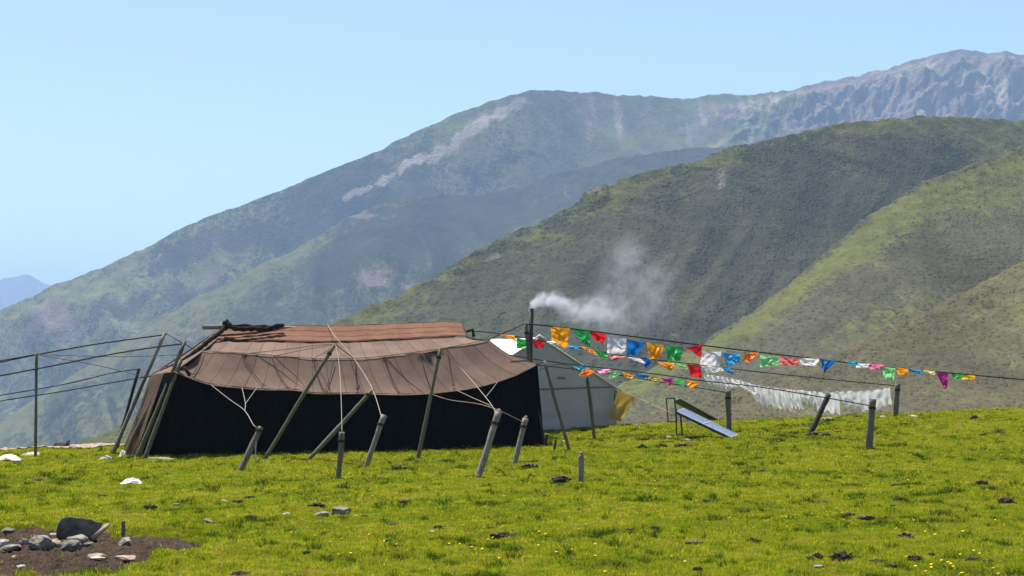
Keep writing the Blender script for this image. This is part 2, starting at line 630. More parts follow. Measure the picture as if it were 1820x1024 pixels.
def relief(name, crest, base_y, D0, Dc, mat, nx=620, nt_=300, p=1.0, disp=None, masks=None, xr=(-420, 2240), rough=0.0, back=0.35, rf=0.02):
    px = np.linspace(xr[0], xr[1], nx)
    cy = interp(crest, px)
    t = np.linspace(0, 1, nt_) ** 0.9
    PX = np.repeat(px[None, :], nt_, 0)
    PY = base_y + (cy[None, :] - base_y) * t[:, None]
    Dcx = interp(Dc, px) if isinstance(Dc, list) else np.full(nx, Dc)
    D0x = interp(D0, px) if isinstance(D0, list) else np.full(nx, D0)
    D = D0x[None, :] + (Dcx - D0x)[None, :] * (t[:, None] ** p)
    X = (PX - CX) / F * D
    Y = D.copy()
    Z = EYE + (HY - PY) / F * D
    T = np.repeat(t[:, None], nx, 1)
    if disp is not None:
        dz = disp(X, Y, Z, PX, PY, T)
        Z = Z + dz
    if rough:
        edge = sstep(0.75, 1.0, T)
        Z = Z + edge * rough * ridged(X * rf, Y * rf, 2.0, 4)
    # far side of the ridge
    kb = 14
    ext = []
    last = np.stack([X[-1], Y[-1], Z[-1]], -1)
    for k in range(1, kb + 1):
        e = last.copy()
        fdep = back * (k / kb) ** 1.5
        e[:, 0] *= 1 + fdep
        e[:, 1] *= 1 + fdep
        drop = (k / kb) ** 1.6
        e[:, 2] = last[:, 2] * (1 - drop) + (-129) * drop
        ext.append(e)
    V = np.concatenate([np.stack([X, Y, Z], -1), np.array(ext)], 0)
    a = {}
    ms = masks(X, Y, Z, PX, PY, T) if masks else {}
    for n in ('grassy', 'rocky', 'scree'):
        v = ms.get(n, np.zeros_like(X))
        v = v * np.ones_like(X)
        a[n] = np.concatenate([v, np.repeat(v[-1:], kb, 0)], 0)
    o = sheet(name, V, mat, None, attrs=a)
    return tag(o, kind='structure')


def build_hills():
    # ---- nearest spur on the right
    mA = hill_material('near_scrub', (0.034, 0.032, 0.018), (0.098, 0.088, 0.050), (0.065, 0.075, 0.022), (0.12, 0.125, 0.040), (0.10, 0.09, 0.08), (0.22, 0.20, 0.18), (0.3, 0.27, 0.24), 0.6, 0.45, 0.55, 0.5)
    c = [(-420, 1500), (700, 960), (900, 845), (1000, 800), (1100, 764), (1180, 735), (1270, 704), (1380, 668), (1480, 636), (1560, 602), (1700, 532), (1820, 468), (2000, 380), (2240, 270)]
    relief('near_spur', c, 1100, 140, [(900, 230), (1820, 300)], mA, 620, 220, 0.9,
           disp=lambda X, Y, Z, PX, PY, T: (2.2 * fbm(X * 0.02, Y * 0.02, 1, 4) + 0.5 * fbm(X * 0.14, Y * 0.14, 2, 3)) * (0.25 + 0.75 * sstep(1, 0.6, T)),
           masks=lambda X, Y, Z, PX, PY, T: {'grassy': 0.12 + 0.25 * fbm(X * 0.03, Y * 0.03, 3, 3)}, xr=(600, 2240), rough=0.35, rf=0.2)
    # ---- slope with the light green strip, right of the gully
    mB = hill_material('grey_green_scrub', (0.030, 0.031, 0.020), (0.080, 0.076, 0.048), (0.060, 0.068, 0.024), (0.108, 0.113, 0.040), (0.10, 0.09, 0.08), (0.22, 0.20, 0.18), (0.3, 0.27, 0.24), 0.85, 0.6, 0.5, 0.45)
    c = [(-420, 1500), (700, 900), (900, 780), (1000, 735), (1150, 665), (1250, 612), (1330, 562), (1400, 512), (1480, 442), (1530, 397), (1640, 330), (1740, 292), (1820, 262), (2000, 205), (2240, 150)]

    def mkB(X, Y, Z, PX, PY, T):
        edge = interp(c, PX)
        below = PY - edge
        wdt = interp([(1150, 34), (1400, 62), (1520, 92), (1820, 150)], PX)
        n = fbm(X * 0.02, Y * 0.02, 9, 4)
        band = sstep(1.1, 0.25, below / wdt + 0.35 * n)
        band2 = 0.55 * np.exp(-((below - interp([(1400, 120), (1820, 290)], PX)) / 30) ** 2) * sstep(1350, 1600, PX)
        low = 0.55 * np.exp(-(((PX - 1130) / 110) ** 2 + ((PY - 690) / 45) ** 2))
        return {'grassy': 0.05 + (0.95 - 0.35 * sstep(1520, 1680, PX)) * band * sstep(980, 1200, PX) * sstep(-2, 14, below + 14 * n) + band2 + low + 0.15 * n}
    relief('gully_slope', c, 1000, 200, [(900, 330), (1820, 470)], mB, 700, 260, 0.9,
           disp=lambda X, Y, Z, PX, PY, T: (4.0 * fbm(X * 0.012, Y * 0.012, 4, 4) + 0.6 * fbm(X * 0.1, Y * 0.1, 2, 3)) * (0.2 + 0.8 * sstep(1, 0.65, T)),
           masks=mkB, xr=(600, 2240), rough=0.6, rf=0.12)
    # ---- main green hill
    mC = hill_material('dark_scrub', (0.016, 0.021, 0.015), (0.052, 0.056, 0.034), (0.050, 0.056, 0.020), (0.088, 0.092, 0.034), (0.05, 0.042, 0.038), (0.15, 0.13, 0.115), (0.24, 0.215, 0.19), 1.3, 1.0, 0.5, 0.4)
    c = [(-420, 1080), (0, 868), (130, 803), (220, 765), (400, 680), (600, 580), (700, 533), (800, 480), (900, 426), (1000, 379), (1040, 358), (1100, 327), (1160, 308), (1200, 301),
         (1300, 268), (1400, 246), (1500, 223), (1560, 216), (1600, 211), (1640, 208), (1700, 212), (1760, 216), (1820, 219), (2000, 235), (2240, 270)]

    def dC(X, Y, Z, PX, PY, T):
        # gullies falling from the ridge
        along = PX + 0.55 * PY
        wx = along / 60.0 + 0.5 * fbm(X * 0.006, Y * 0.006, 3, 3)
        g = noise(wx, PY / 300.0, 2.2) + 0.5 * noise(wx * 2.3, PY / 150.0, 7.7)
        k = 0.12 + 0.88 * sstep(1.0, 0.72, T)
        # a rib near the left third and the big hollow
        bump_ = 3.2 * sstep(1.25, 0.75, np.hypot((PX - 1055) / 26, (PY - 352) / 22)) * (0.7 + 1.0 * np.abs(fbm(X * .16, Y * .1, 3, 4)))
        return bump_ + k * (2.0 * g + 7 * fbm(X * 0.006, Y * 0.006, 8, 4) + 1.0 * fbm(X * 0.06, Y * 0.06, 2, 3))

    def mkC(X, Y, Z, PX, PY, T):
        edge = interp(c, PX)
        below = PY - edge
        n = fbm(X * 0.012, Y * 0.012, 9, 5)
        crest_g = sstep(46, 2, below + 46 * n) * 0.40
        patch = np.zeros_like(X)
        for (ax, ay, rx, ry, s) in ((1540, 232, 60, 12, .7), (1790, 300, 80, 60, .55), (1110, 345, 50, 14, .5), (1280, 290, 40, 14, .6), (1640, 225, 90, 14, .45),
                                    (950, 430, 60, 14, .5), (1080, 370, 50, 22, .45), (1220, 350, 40, 16, .35), (1750, 250, 60, 18, .4)):
            patch += s * np.exp(-(((PX - ax) / rx) ** 2 + ((PY - ay) / ry) ** 2))
        right = 0.3 * sstep(1560, 1800, PX)
        rock = 0.75 * np.exp(-(((PX - 1282) / 14) ** 2 + ((PY - 325) / 34) ** 2)) + 0.8 * np.exp(-(((PX - 880) / 22) ** 2 + ((PY - 466 + (PX - 880) * .5) / 9) ** 2))
        crag = 0.95 * np.exp(-(((PX - 1055) / 22) ** 2 + ((PY - 355) / 12) ** 2))
        left = 0.2 * sstep(900, 600, PX)
        return {'grassy': 0.06 + crest_g + patch + right + left + 0.2 * n, 'rocky': crag, 'scree': rock * 0.62}
    relief('green_hill', c, 960, [(-420, 330), (600, 330), (1820, 400)], [(-420, 420), (200, 470), (900, 640), (1820, 820)], mC, 900, 380, 0.9, disp=dC, masks=mkC, rough=1.3, rf=0.06)
    # ---- shoulder in front of the mountain
    mD = hill_material('mountain_scrub', (0.013, 0.018, 0.015), (0.042, 0.046, 0.031), (0.056, 0.061, 0.029), (0.100, 0.100, 0.044), (0.05, 0.042, 0.040), (0.15, 0.125, 0.115), (0.34, 0.30, 0.28), 3.0, 2.6, 0.35, 0.25)
    cD = [(-420, 1010), (-60, 790), (60, 712), (150, 655), (277, 572), (395, 508), (495, 460), (560, 425), (608, 393), (660, 372), (700, 358), (760, 350), (860, 349), (960, 322), (1040, 297), (1100, 283),
          (1200, 272), (1300, 262), (1500, 262), (2240, 320)]

    def dD(X, Y, Z, PX, PY, T):
        along = PX - 0.5 * PY
        wx = along / 85.0 + 0.9 * fbm(X * 0.002, Y * 0.002, 3, 3)
        g = noise(wx, PY / 260.0, 4.2) + 0.5 * noise(wx * 2.1, PY / 120.0, 1.7)
        k = 0.10 + 0.90 * sstep(1.0, 0.7, T)
        return k * (40 * g + 34 * fbm(X * 0.0025, Y * 0.0025, 8, 5) + 3.5 * fbm(X * 0.02, Y * 0.02, 2, 4))

    def mkD(X, Y, Z, PX, PY, T):
        edge = interp(cD, PX)
        below = PY - edge
        n = fbm(X * 0.004, Y * 0.004, 9, 5)
        n2 = fbm(X * 0.02, Y * 0.02, 19, 4)
        rock = 0.8 * np.exp(-(((PX - 1000) / 60) ** 2 + ((PY - 350) / 26) ** 2)) * 0.5
        for (ax, ay, rx, ry, s) in ((660, 510, 34, 22, .8), (720, 490, 22, 16, .7), (560, 410, 60, 10, .6), (640, 380, 46, 16, .6), (700, 395, 60, 12, .35)):
            rock += s * np.exp(-(((PX - ax) / rx) ** 2 + ((PY - ay) / ry) ** 2))
        return {'grassy': 0.30 + 0.4 * sstep(46, 6, below + 20 * n) * sstep(1000, 700, PX) + 0.45 * n - 0.55 * np.exp(-(((PY - interp([(400, 600), (640, 420), (760, 395), (900, 380), (1100, 320)], PX)) / 38) ** 2)) * sstep(520, 640, PX) + 0.1 * n2 + 0.2 * sstep(500, 300, PX), 'rocky': rock}
    relief('mountain_shoulder', cD, 900, [(-420, 1000), (1820, 1150)], [(-420, 1500), (300, 1850), (1300, 2250)], mD, 760, 320, 0.85, disp=dD, masks=mkD, rough=2.0, rf=0.03)
    # ---- the mountain, green on the left, bare rock on the right
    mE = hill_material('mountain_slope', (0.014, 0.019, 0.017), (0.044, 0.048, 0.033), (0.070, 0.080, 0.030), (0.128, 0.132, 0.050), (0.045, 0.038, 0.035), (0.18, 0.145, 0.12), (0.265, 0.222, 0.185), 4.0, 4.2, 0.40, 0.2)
    cE = [(-420, 690), (-60, 568), (0, 556), (60, 532), (100, 508), (180, 480), (260, 441), (330, 406), (420, 370), (520, 332), (560, 315), (600, 300), (680, 268), (760, 228), (800, 210), (840, 195), (900, 176), (945, 163),
          (1000, 164), (1030, 168), (1060, 167), (1100, 172), (1160, 174), (1180, 178), (1230, 178), (1290, 173), (1340, 173), (1400, 169), (1470, 152), (1520, 140), (1580, 128), (1640, 108), (1680, 98), (1712, 93),
          (1750, 100), (1790, 98), (1820, 104), (1900, 120), (2240, 190)]

    def dE(X, Y, Z, PX, PY, T):
        wx = (PX - 0.35 * PY) / 95.0 + 0.8 * fbm(X * 0.0015, Y * 0.0015, 3, 3)
        g = noise(wx, PY / 260.0, 9.2) + 0.5 * noise(wx * 2.2, PY / 120.0, 3.7)
        k = 0.08 + 0.92 * sstep(1.0, 0.75, T)
        rk = sstep(1200, 1480, PX)
        crag = ridged((PX + 0.7 * PY) / 55.0, (PY - .5 * PX) / 70.0, 6.0, 5)
        rib = ridged((PX - 1.1 * PY) / 90.0, PY / 160.0, 3.0, 4)
        kk = 0.1 + 0.9 * sstep(1.0, 0.9, T)
        base = k * (44 * g + 40 * fbm(X * 0.0018, Y * 0.0018, 8, 5) + 6 * fbm(X * 0.012, Y * 0.012, 2, 4)) * (1 - 0.6 * rk)
        # the cliff at the lower left
        cl = np.exp(-(((PX - 95 + (PY - 590) * .55) / 42) ** 2 + ((PY - 585) / 34) ** 2))
        return base + rk * kk * (20 * crag + 20 * rib) + 16 * cl * (0.6 + 0.8 * np.abs(fbm(X * .01, Y * .006, 4, 4)))

    scr = [(612, 345), (680, 318), (740, 290), (800, 262), (840, 235), (890, 205), (930, 180)]

    def mkE(X, Y, Z, PX, PY, T):
        edge = interp(cE, PX)
        below = PY - edge
        n = fbm(X * 0.0025, Y * 0.0025, 9, 5)
        n2 = fbm(PX / 16.0, PY / 40.0, 2, 4)
        d = pl_dist(PX, PY, scr)
        scree = 0.85 * sstep(1.2, 0.2, d / interp([(612, 4), (740, 11), (860, 17), (930, 12)], PX) + 0.8 * n2)
        rocky = 0.8 * sstep(1330, 1480, PX + 0.9 * (PY - 200) + 60 * n) + 0.5 * sstep(60, 10, below) * sstep(880, 1000, PX) * sstep(1250, 1000, PX) * 0.6
        for (ax, ay, rx, ry, s) in ((700, 285, 50, 18, .6), (850, 205, 50, 14, .6), (1060, 215, 30, 50, .5), (1250, 240, 80, 30, .45), (1010, 230, 20, 20, .45), (1300, 215, 60, 30, .5),
                                    (380, 495, 26, 14, .8), (95, 590, 62, 42, .95), (640, 375, 50, 20, .5), (520, 440, 70, 12, .3)):
            rocky += s * np.exp(-(((PX - ax) / rx) ** 2 + ((PY - ay) / ry) ** 2))
        for (ax, ay, rx, ry, s) in ((1045, 240, 10, 36, .5), (1100, 215, 16, 40, .42), (1225, 255, 10, 22, .5), (1330, 200, 50, 10, .6), (1245, 230, 30, 10, .5), (1400, 185, 40, 12, .5)):
            scree += s * np.exp(-(((PX - ax) / rx) ** 2 + ((PY - ay) / ry) ** 2))
        streak = fbm(PX / 15.0 - PY / 60.0, PY / 75.0, 8.0, 4)
        win = sstep(900, 980, PX) * sstep(1500, 1380, PX) * sstep(290, 240, PY)
        scree += 0.50 * win * sstep(0.0, 0.7, streak)
        rocky += 0.45 * win * sstep(0.0, 0.5, fbm(PX / 30.0 + PY / 50.0, PY / 40.0, 18.0, 4))
        scree += sstep(1400, 1560, PX) * (0.14 + 0.85 * fbm((PX + PY) / 40., (PY - PX) / 90., 4, 4))
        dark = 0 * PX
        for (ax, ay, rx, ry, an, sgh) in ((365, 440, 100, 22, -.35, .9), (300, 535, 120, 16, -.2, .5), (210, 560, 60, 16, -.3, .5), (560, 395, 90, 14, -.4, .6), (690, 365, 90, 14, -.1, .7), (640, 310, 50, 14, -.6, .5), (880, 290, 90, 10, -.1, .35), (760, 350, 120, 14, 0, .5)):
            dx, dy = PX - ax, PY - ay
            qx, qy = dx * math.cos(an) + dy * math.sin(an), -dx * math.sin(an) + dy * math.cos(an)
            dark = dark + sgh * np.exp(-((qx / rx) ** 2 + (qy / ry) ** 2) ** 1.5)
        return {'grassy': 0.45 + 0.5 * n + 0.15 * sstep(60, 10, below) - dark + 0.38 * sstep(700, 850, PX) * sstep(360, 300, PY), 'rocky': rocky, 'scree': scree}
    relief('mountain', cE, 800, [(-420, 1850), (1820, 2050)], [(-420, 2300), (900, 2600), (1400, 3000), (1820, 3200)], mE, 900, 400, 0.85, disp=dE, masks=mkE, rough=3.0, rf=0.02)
    # ---- far pale peak at the left edge
    cF = [(-900, 420), (-420, 470), (-150, 520), (-60, 515), (0, 503), (22, 496), (42, 492), (58, 497), (75, 508), (100, 516), (140, 548), (240, 600), (420, 640)]
    relief('far_peak', cF, 760, 8200, 9200, mE, 260, 120, 0.9,
           disp=lambda X, Y, Z, PX, PY, T: 40 * ridged(X * 0.002, Y * 0.002, 1, 4) * (0.1 + 0.9 * sstep(1, .8, T)),
           masks=lambda X, Y, Z, PX, PY, T: {'grassy': 0.2 + 0 * X, 'rocky': 0.6 + 0 * X}, xr=(-900, 420), rough=10, rf=0.006)


MAT['turf'] = turf_material()
MAT['blade'] = blade_material()
MAT['shrubland_plain'] = matte('valley_scrub', (0.03, 0.04, 0.015), (0.08, 0.09, 0.04), 0.02, 0.95, None, 0, 0)
build_ground()
build_hills()
build_grass()

# air between here and the mountains
def build_haze():
    x, y0, y1, z0, z1 = 9000, -70, 14500, -131, 640
    mb = MB()
    mb.box8([(-x, y0, z0), (x, y0, z0), (x, y1, z0), (-x, y1, z0), (-x, y0, z1), (x, y0, z1), (x, y1, z1), (-x, y1, z1)])
    m = bpy.data.materials.new('haze')
    m.use_nodes = True
    nt = m.node_tree
    nt.nodes.remove(nt.nodes["Principled BSDF"])
    v = nt.nodes.new("ShaderNodeVolumePrincipled")
    v.inputs['Color'].default_value = (0.42, 0.645, 1.0, 1)
    v.inputs['Density'].default_value = 0.000155
    v.inputs['Anisotropy'].default_value = 0.0
    nt.links.new(v.outputs[0], nt.nodes["Material Output"].inputs['Volume'])
    o = mb.build('haze', m, None, False)
    tag(o, 'thin blue mountain air between the meadow and the peaks', 'haze', kind='stuff')


build_haze()


# ------------------------------------------------------------------ bare soil by the stones
def build_soil():
    m, nt, no, li, b = new_mat('bare_soil')
    f1 = tex_noise(nt, 5, 6, 0.65)
    f2 = tex_noise(nt, 38, 6, 0.7)
    c = ramp(nt, f1, [(0.3, (0.022, 0.013, 0.009)), (0.55, (0.050, 0.030, 0.021)), (0.75, (0.10, 0.065, 0.045))])
    c = mix(nt, 0.55, c, ramp(nt, f2, [(0.36, (0.010, 0.006, 0.004)), (0.7, (0.13, 0.085, 0.062))]))
    li.new(c, b.inputs['Base Color'])
    b.inputs['Roughness'].default_value = 0.95
    b.inputs['Specular IOR Level'].default_value = 0.1
    bump(nt, b, f2, 1.0, 0.03)
    xs = np.arange(-9.5, -2.6, 0.02)
    ys = np.arange(15.6, 23.0, 0.02)
    X, Y = np.meshgrid(xs, ys)
    s = soil_mask(X, Y)
    clods = 0.035 * ridged(X * 4, Y * 4, 1.1, 4) + 0.035 * np.abs(fbm(X * 11, Y * 11, 2.2, 3))
    Z = ground(X, Y) - 0.085 * sstep(-6, 6, s) + clods * sstep(0, 20, s) - 0.06 * sstep(2, -6, s)
    nr, nc = X.shape
    f = grid_faces(nr, nc)
    ok = (s.ravel()[f] > -5).all(1)
    V = np.stack([X, Y, Z], -1).reshape(-1, 3)
    f = f[ok]
    used = np.unique(f)
    mp = np.full(len(V), -1)
    mp[used] = np.arange(len(used))
    o = mesh_np('bare_soil', V[used], mp[f], m)
    tag(o, kind='structure')


build_soil()


# ------------------------------------------------------------------ the black yak-hair tent
def res(pts, n):
    """polyline of (px, py, D) resampled to n points of the place, evenly in px"""
    pts = spline([Vector(p) for p in pts], 10)
    x = np.array([p.x for p in pts]); y = np.array([p.y for p in pts]); z = np.array([p.z for p in pts])
    l = np.concatenate([[0], np.cumsum(np.abs(np.diff(x)) + 1e-6)])
    t = np.linspace(0, l[-1], n)
    return np.array([P(np.interp(q, l, x), np.interp(q, l, y), np.interp(q, l, z)) for q in t])


def tent_cloth(name, c1, c2, seam=True, bands=False):
    m, nt, no, li, b = new_mat(name)
    uvn = N(nt, "ShaderNodeUVMap")
    sp = N(nt, "ShaderNodeSeparateXYZ")
    li.new(uvn.outputs[0], sp.inputs[0])
    weave = tex_noise(nt, 1.0, 3, 0.6, vec=uvn.outputs[0], stretch=(14, 220, 1))
    weave2 = tex_noise(nt, 1.0, 3, 0.6, vec=uvn.outputs[0], stretch=(200, 10, 1))
    blot = tex_noise(nt, 1.4, 5, 0.6)
    f = math_n(nt, 'ADD', math_n(nt, 'MULTIPLY', weave, 0.35), math_n(nt, 'ADD', math_n(nt, 'MULTIPLY', blot, 0.4), math_n(nt, 'MULTIPLY', weave2, 0.25)))
    c = ramp(nt, f, [(0.36, c1), (0.62, c2)])
    # panels differ a little
    wn = N(nt, "ShaderNodeTexWhiteNoise", noise_dimensions='1D')
    li.new(math_n(nt, 'FLOOR', math_n(nt, 'MULTIPLY', sp.outputs[0], 2.9)), wn.inputs['W'])
    c = mix(nt, math_n(nt, 'MULTIPLY', wn.outputs[0], 0.28), c, tuple(v * 0.55 for v in c1))
    if seam:
        wob = math_n(nt, 'ADD', sp.outputs[0], math_n(nt, 'MULTIPLY', blot, 0.08))
        fr = math_n(nt, 'FRACT', math_n(nt, 'MULTIPLY', wob, 2.9))
        ln = math_n(nt, 'LESS_THAN', fr, 0.055)
        c = mix(nt, math_n(nt, 'MULTIPLY', ln, 0.6), c, (0.025, 0.018, 0.015))
    if bands:
        wv = math_n(nt, 'ADD', sp.outputs[1], math_n(nt, 'MULTIPLY', math_n(nt, 'SINE', math_n(nt, 'MULTIPLY', sp.outputs[0], 9.0)), 0.016))
        fr = math_n(nt, 'FRACT', math_n(nt, 'MULTIPLY', wv, 3.02))
        ln = math_n(nt, 'LESS_THAN', fr, 0.10)
        c = mix(nt, math_n(nt, 'MULTIPLY', ln, 0.85), c, (0.015, 0.011, 0.010))
    dark_patch = attr(nt, 'dark_patch')  # darkens the cloth in streaky patches around the canopy crease
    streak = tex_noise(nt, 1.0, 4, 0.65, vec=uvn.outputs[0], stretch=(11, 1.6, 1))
    sm = math_n(nt, 'ADD', dark_patch, math_n(nt, 'MULTIPLY', math_n(nt, 'SUBTRACT', streak, 0.55), 2.2))
    sm = math_n(nt, 'MULTIPLY', sm, math_n(nt, 'GREATER_THAN', dark_patch, 0.02))
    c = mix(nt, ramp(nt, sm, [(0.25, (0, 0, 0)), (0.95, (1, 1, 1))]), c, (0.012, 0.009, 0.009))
    li.new(c, b.inputs['Base Color'])
    b.inputs['Roughness'].default_value = 0.95
    b.inputs['Specular IOR Level'].default_value = 0.1
    h = math_n(nt, 'ADD', weave, weave2)
    bump(nt, b, h, 0.35, 0.006)
    return m


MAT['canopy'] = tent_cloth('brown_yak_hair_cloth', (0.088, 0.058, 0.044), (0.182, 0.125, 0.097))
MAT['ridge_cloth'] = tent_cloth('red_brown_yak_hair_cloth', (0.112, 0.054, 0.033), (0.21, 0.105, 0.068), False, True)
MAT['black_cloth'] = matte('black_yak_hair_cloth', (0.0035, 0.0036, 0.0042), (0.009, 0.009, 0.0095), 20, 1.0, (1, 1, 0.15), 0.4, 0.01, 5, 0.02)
MAT['brown_cloth'] = matte('brown_hem_cloth', (0.06, 0.038, 0.026), (0.14, 0.095, 0.068), 10, 0.95, (3, 3, 0.4), 0.4, 0.01, 5, 0.05)
MAT['roll'] = matte('rolled_black_cloth', (0.010, 0.008, 0.008), (0.040, 0.026, 0.022), 14, 0.95, None, 0.6, 0.02, 5, 0.05)

B0, B1 = 35.75, 2.15


def loft(curves, ks, sag=None, wr=0.0, seed=0.0):
    """rows between consecutive curves; returns rows and uv"""
    rows = []
    for i in range(len(curves) - 1):
        a, b = curves[i], curves[i + 1]
        k = ks[i]
        for j in range(k + (1 if i == len(curves) - 2 else 0)):
            t = j / k
            r = a * (1 - t) + b * t
            if sag: r = r - np.array([0, 0, 1.0]) * sag[i] * math.sin(math.pi * t)
            rows.append(r)
    R = np.array(rows)
    if wr:
        R[..., 2] += wr * (fbm(R[..., 0] * 1.6, R[..., 1] * 1.6, seed, 3) + 0.5 * noise(R[..., 0] * 5.5, R[..., 1] * 1.2, seed + 4))
    du = np.linalg.norm(np.diff(R, axis=1), axis=2).mean(0)
    u = np.concatenate([[0], np.cumsum(du)])
    dv = np.linalg.norm(np.diff(R, axis=0), axis=2).mean(1)
    v = np.concatenate([[0], np.cumsum(dv)])
    UV = np.stack(np.broadcast_arrays(u[None, :], v[:, None]), -1)
    return R, UV


def build_black_tent():
    n = 110
    L = lambda lst, off: [(x, y, B0 + B1 * (x - 300) / 655 + off) for x, y in lst]
    eave = res(L([(310, 661), (340, 673), (375, 684), (430, 690), (465, 693), (525, 694), (560, 700), (640, 700), (700, 702), (750, 701), (790, 697), (830, 692), (870, 683), (915, 668), (955, 648)], 0), n)
    cr1 = res(L([(360, 624), (400, 627), (445, 629), (500, 634), (560, 638), (610, 638), (660, 636), (720, 629), (780, 621), (830, 612), (869, 604)], 1.02), n)
    cr2 = res(L([(386, 602), (430, 605), (500, 606), (570, 608), (640, 606), (720, 602), (790, 598), (829, 598)], 3.0), n)
    rdg = res(L([(398, 578), (460, 579), (530, 578), (600, 579), (680, 576), (760, 573), (819, 572)], 4.0), n)
    back = lambda c: np.concatenate([2 * rdg[:, :2] - c[:, :2], c[:, 2:]], 1)
    t = empty('black_tent', (float(eave[n // 2, 0]), float(eave[n // 2, 1]) + 3, 0.0))
    tag(t, 'long low black yak hair tent with a brown roof held by outer poles', 'tent')
    # ridge strip (front and back leaf)
    R, UV = loft([rdg, cr2], [12], [0.02], 0.012, 1.0)
    R[-1, :, 2] -= 0.0
    sheet('ridge_cloth', R, MAT['ridge_cloth'], t, UV)
    # upper roof and sloping canopy
    c2 = cr2 - np.array([0, 0.02, 0.03])
    pull = np.zeros(n)
    R, UV = loft([c2, cr1, eave], [18, 26], [0.05, 0.09], 0.02, 2.0)
    # dark patches in the cloth colour, along and below the crease
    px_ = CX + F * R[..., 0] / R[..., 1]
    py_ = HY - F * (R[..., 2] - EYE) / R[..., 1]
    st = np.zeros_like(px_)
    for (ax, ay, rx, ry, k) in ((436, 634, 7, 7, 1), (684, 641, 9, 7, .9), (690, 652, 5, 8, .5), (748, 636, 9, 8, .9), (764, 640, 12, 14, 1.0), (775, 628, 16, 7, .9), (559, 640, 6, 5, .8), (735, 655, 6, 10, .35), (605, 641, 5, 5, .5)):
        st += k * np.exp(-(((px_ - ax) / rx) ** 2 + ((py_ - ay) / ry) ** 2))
    sheet('canopy', R, MAT['canopy'], t, UV, attrs={'dark_patch': st})
    # front wall
    base = res([(262, 818, 35.95), (330, 822, 36.0), (480, 822, 36.3), (640, 820, 36.7), (800, 818, 37.2), (900, 812, 37.5), (968, 803, 37.55)], n)
    for i in range(n):
        base[i, 2] = gz(base[i, 0], base[i, 1]) - 0.05
    top = eave.copy()
    top[:, 1] += 0.04; top[:, 2] += 0.03
    R, UV = loft([top, base], [40], None)
    tt = np.linspace(0, 1, R.shape[0])[:, None]
    x = R[..., 0]
    R[..., 1] += (0.05 * noise(x * 2.4, tt * 1.2, 3.0) + 0.03 * noise(x * 6, tt * 1.5, 5.0)) * np.sin(np.pi * np.clip(tt, 0.02, 0.98)) ** 0.5
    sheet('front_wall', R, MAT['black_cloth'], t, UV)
    # left end: wall from the front corner to the back corner
    K = P(268, 666, 37.6)
    KB = P(216, 813, 37.0); KB.z = gz(KB.x, KB.y) - 0.05
    E0 = Vector(eave[0]); Bf = Vector(base[0])
    BK = Vector(back(eave)[0]); BKB = Vector((BK.x - .3, BK.y, gz(BK.x, BK.y) - 0.05))
    def wall(a, b, c, d, m, name, fold, nc=30):
        rows = []
        for j in range(25):
            s = j / 24
            rr = []
            for i in range(nc):
                q = i / (nc - 1)
                p = (a.lerp(b, q)).lerp(d.lerp(c, q), s)
                nrm = (b - a).cross(d - a).normalized()
                p = p + nrm * fold * (noise(q * 7, s * 1.3, 2.0) + .5 * noise(q * 15, s * 2, 7.0)) * min(1, s * 5 + .15)
                rr.append(p)
            rows.append(rr)
        return sheet(name, np.array(rows, float), m, t)
    mid_t = E0.lerp(K, 0.45); mid_b = Bf.lerp(KB, 0.45)
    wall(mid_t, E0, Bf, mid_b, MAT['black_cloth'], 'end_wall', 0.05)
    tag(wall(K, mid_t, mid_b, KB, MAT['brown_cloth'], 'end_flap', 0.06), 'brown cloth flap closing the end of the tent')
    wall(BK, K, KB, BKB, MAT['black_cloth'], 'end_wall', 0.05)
    # right end
    E1 = Vector(eave[-1]); B1_ = Vector(base[-1])
    K1 = P(890, 652, 43.0); K1B = Vector((K1.x, K1.y, gz(K1.x, K1.y) - .05))
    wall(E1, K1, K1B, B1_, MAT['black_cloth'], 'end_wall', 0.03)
    # back
    bc2, bcr1, bea = back(cr2), back(cr1), back(eave)
    R, UV = loft([rdg, bc2, bcr1, bea], [6, 10, 12], [0.02, .05, .08], 0.02, 5.0)
    sheet('back_roof', R, MAT['canopy'], t, UV)
    bb = bea.copy(); bb[:, 1] += .15
    for i in range(n): bb[i, 2] = gz(bb[i, 0], bb[i, 1]) - .05
    R, UV = loft([bea, bb], [12], None)
    sheet('back_wall', R, MAT['black_cloth'], t, UV)
    # hips
    def fan(center_curve, tip, name, m, sag=0.05):
        cc = np.array(center_curve)
        rows = []
        for j in range(13):
            s = j / 12
            rr = cc * (1 - s) + np.array(tip)[None, :] * s
            rr[:, 2] -= sag * math.sin(math.pi * s)
            rows.append(rr)
        R = np.array(rows)
        uv = np.stack(np.broadcast_arrays(np.linspace(0, 2.2, cc.shape[0])[None, :], np.linspace(0, 1.6, 13)[:, None]), -1)
        return sheet(name, R, m, t, uv)
    edge = lambda pts, m: np.array([list(p) for p in spline(pts, m)])
    left_edge = edge([rdg[0], cr2[0], cr1[0], eave[0]], 8)
    fan(left_edge, K, 'end_roof', MAT['canopy'], 0.06)
    fan(edge([K, BK], 10), rdg[0], 'end_roof', MAT['canopy'], 0.03)
    fan(edge([rdg[0], bc2[0], bcr1[0], bea[0]], 8), K, 'end_roof', MAT['canopy'], 0.03) if False else None
    # pulled out right hem: concave
    hem = [cr1[-1], P(876, 618, 39.0), P(886, 629, 38.8), P(900, 638, 38.6), P(918, 644, 38.3), P(938, 647, 38.1), E1]
    # gore between the last column of the canopy and the hem
    right_edge = edge([cr1[-1]] + [Vector(cr1[-1]).lerp(Vector(eave[-1]), q) - Vector((0, 0, 0.09 * math.sin(math.pi * q))) for q in (.25, .5, .75)] + [eave[-1]], 8)
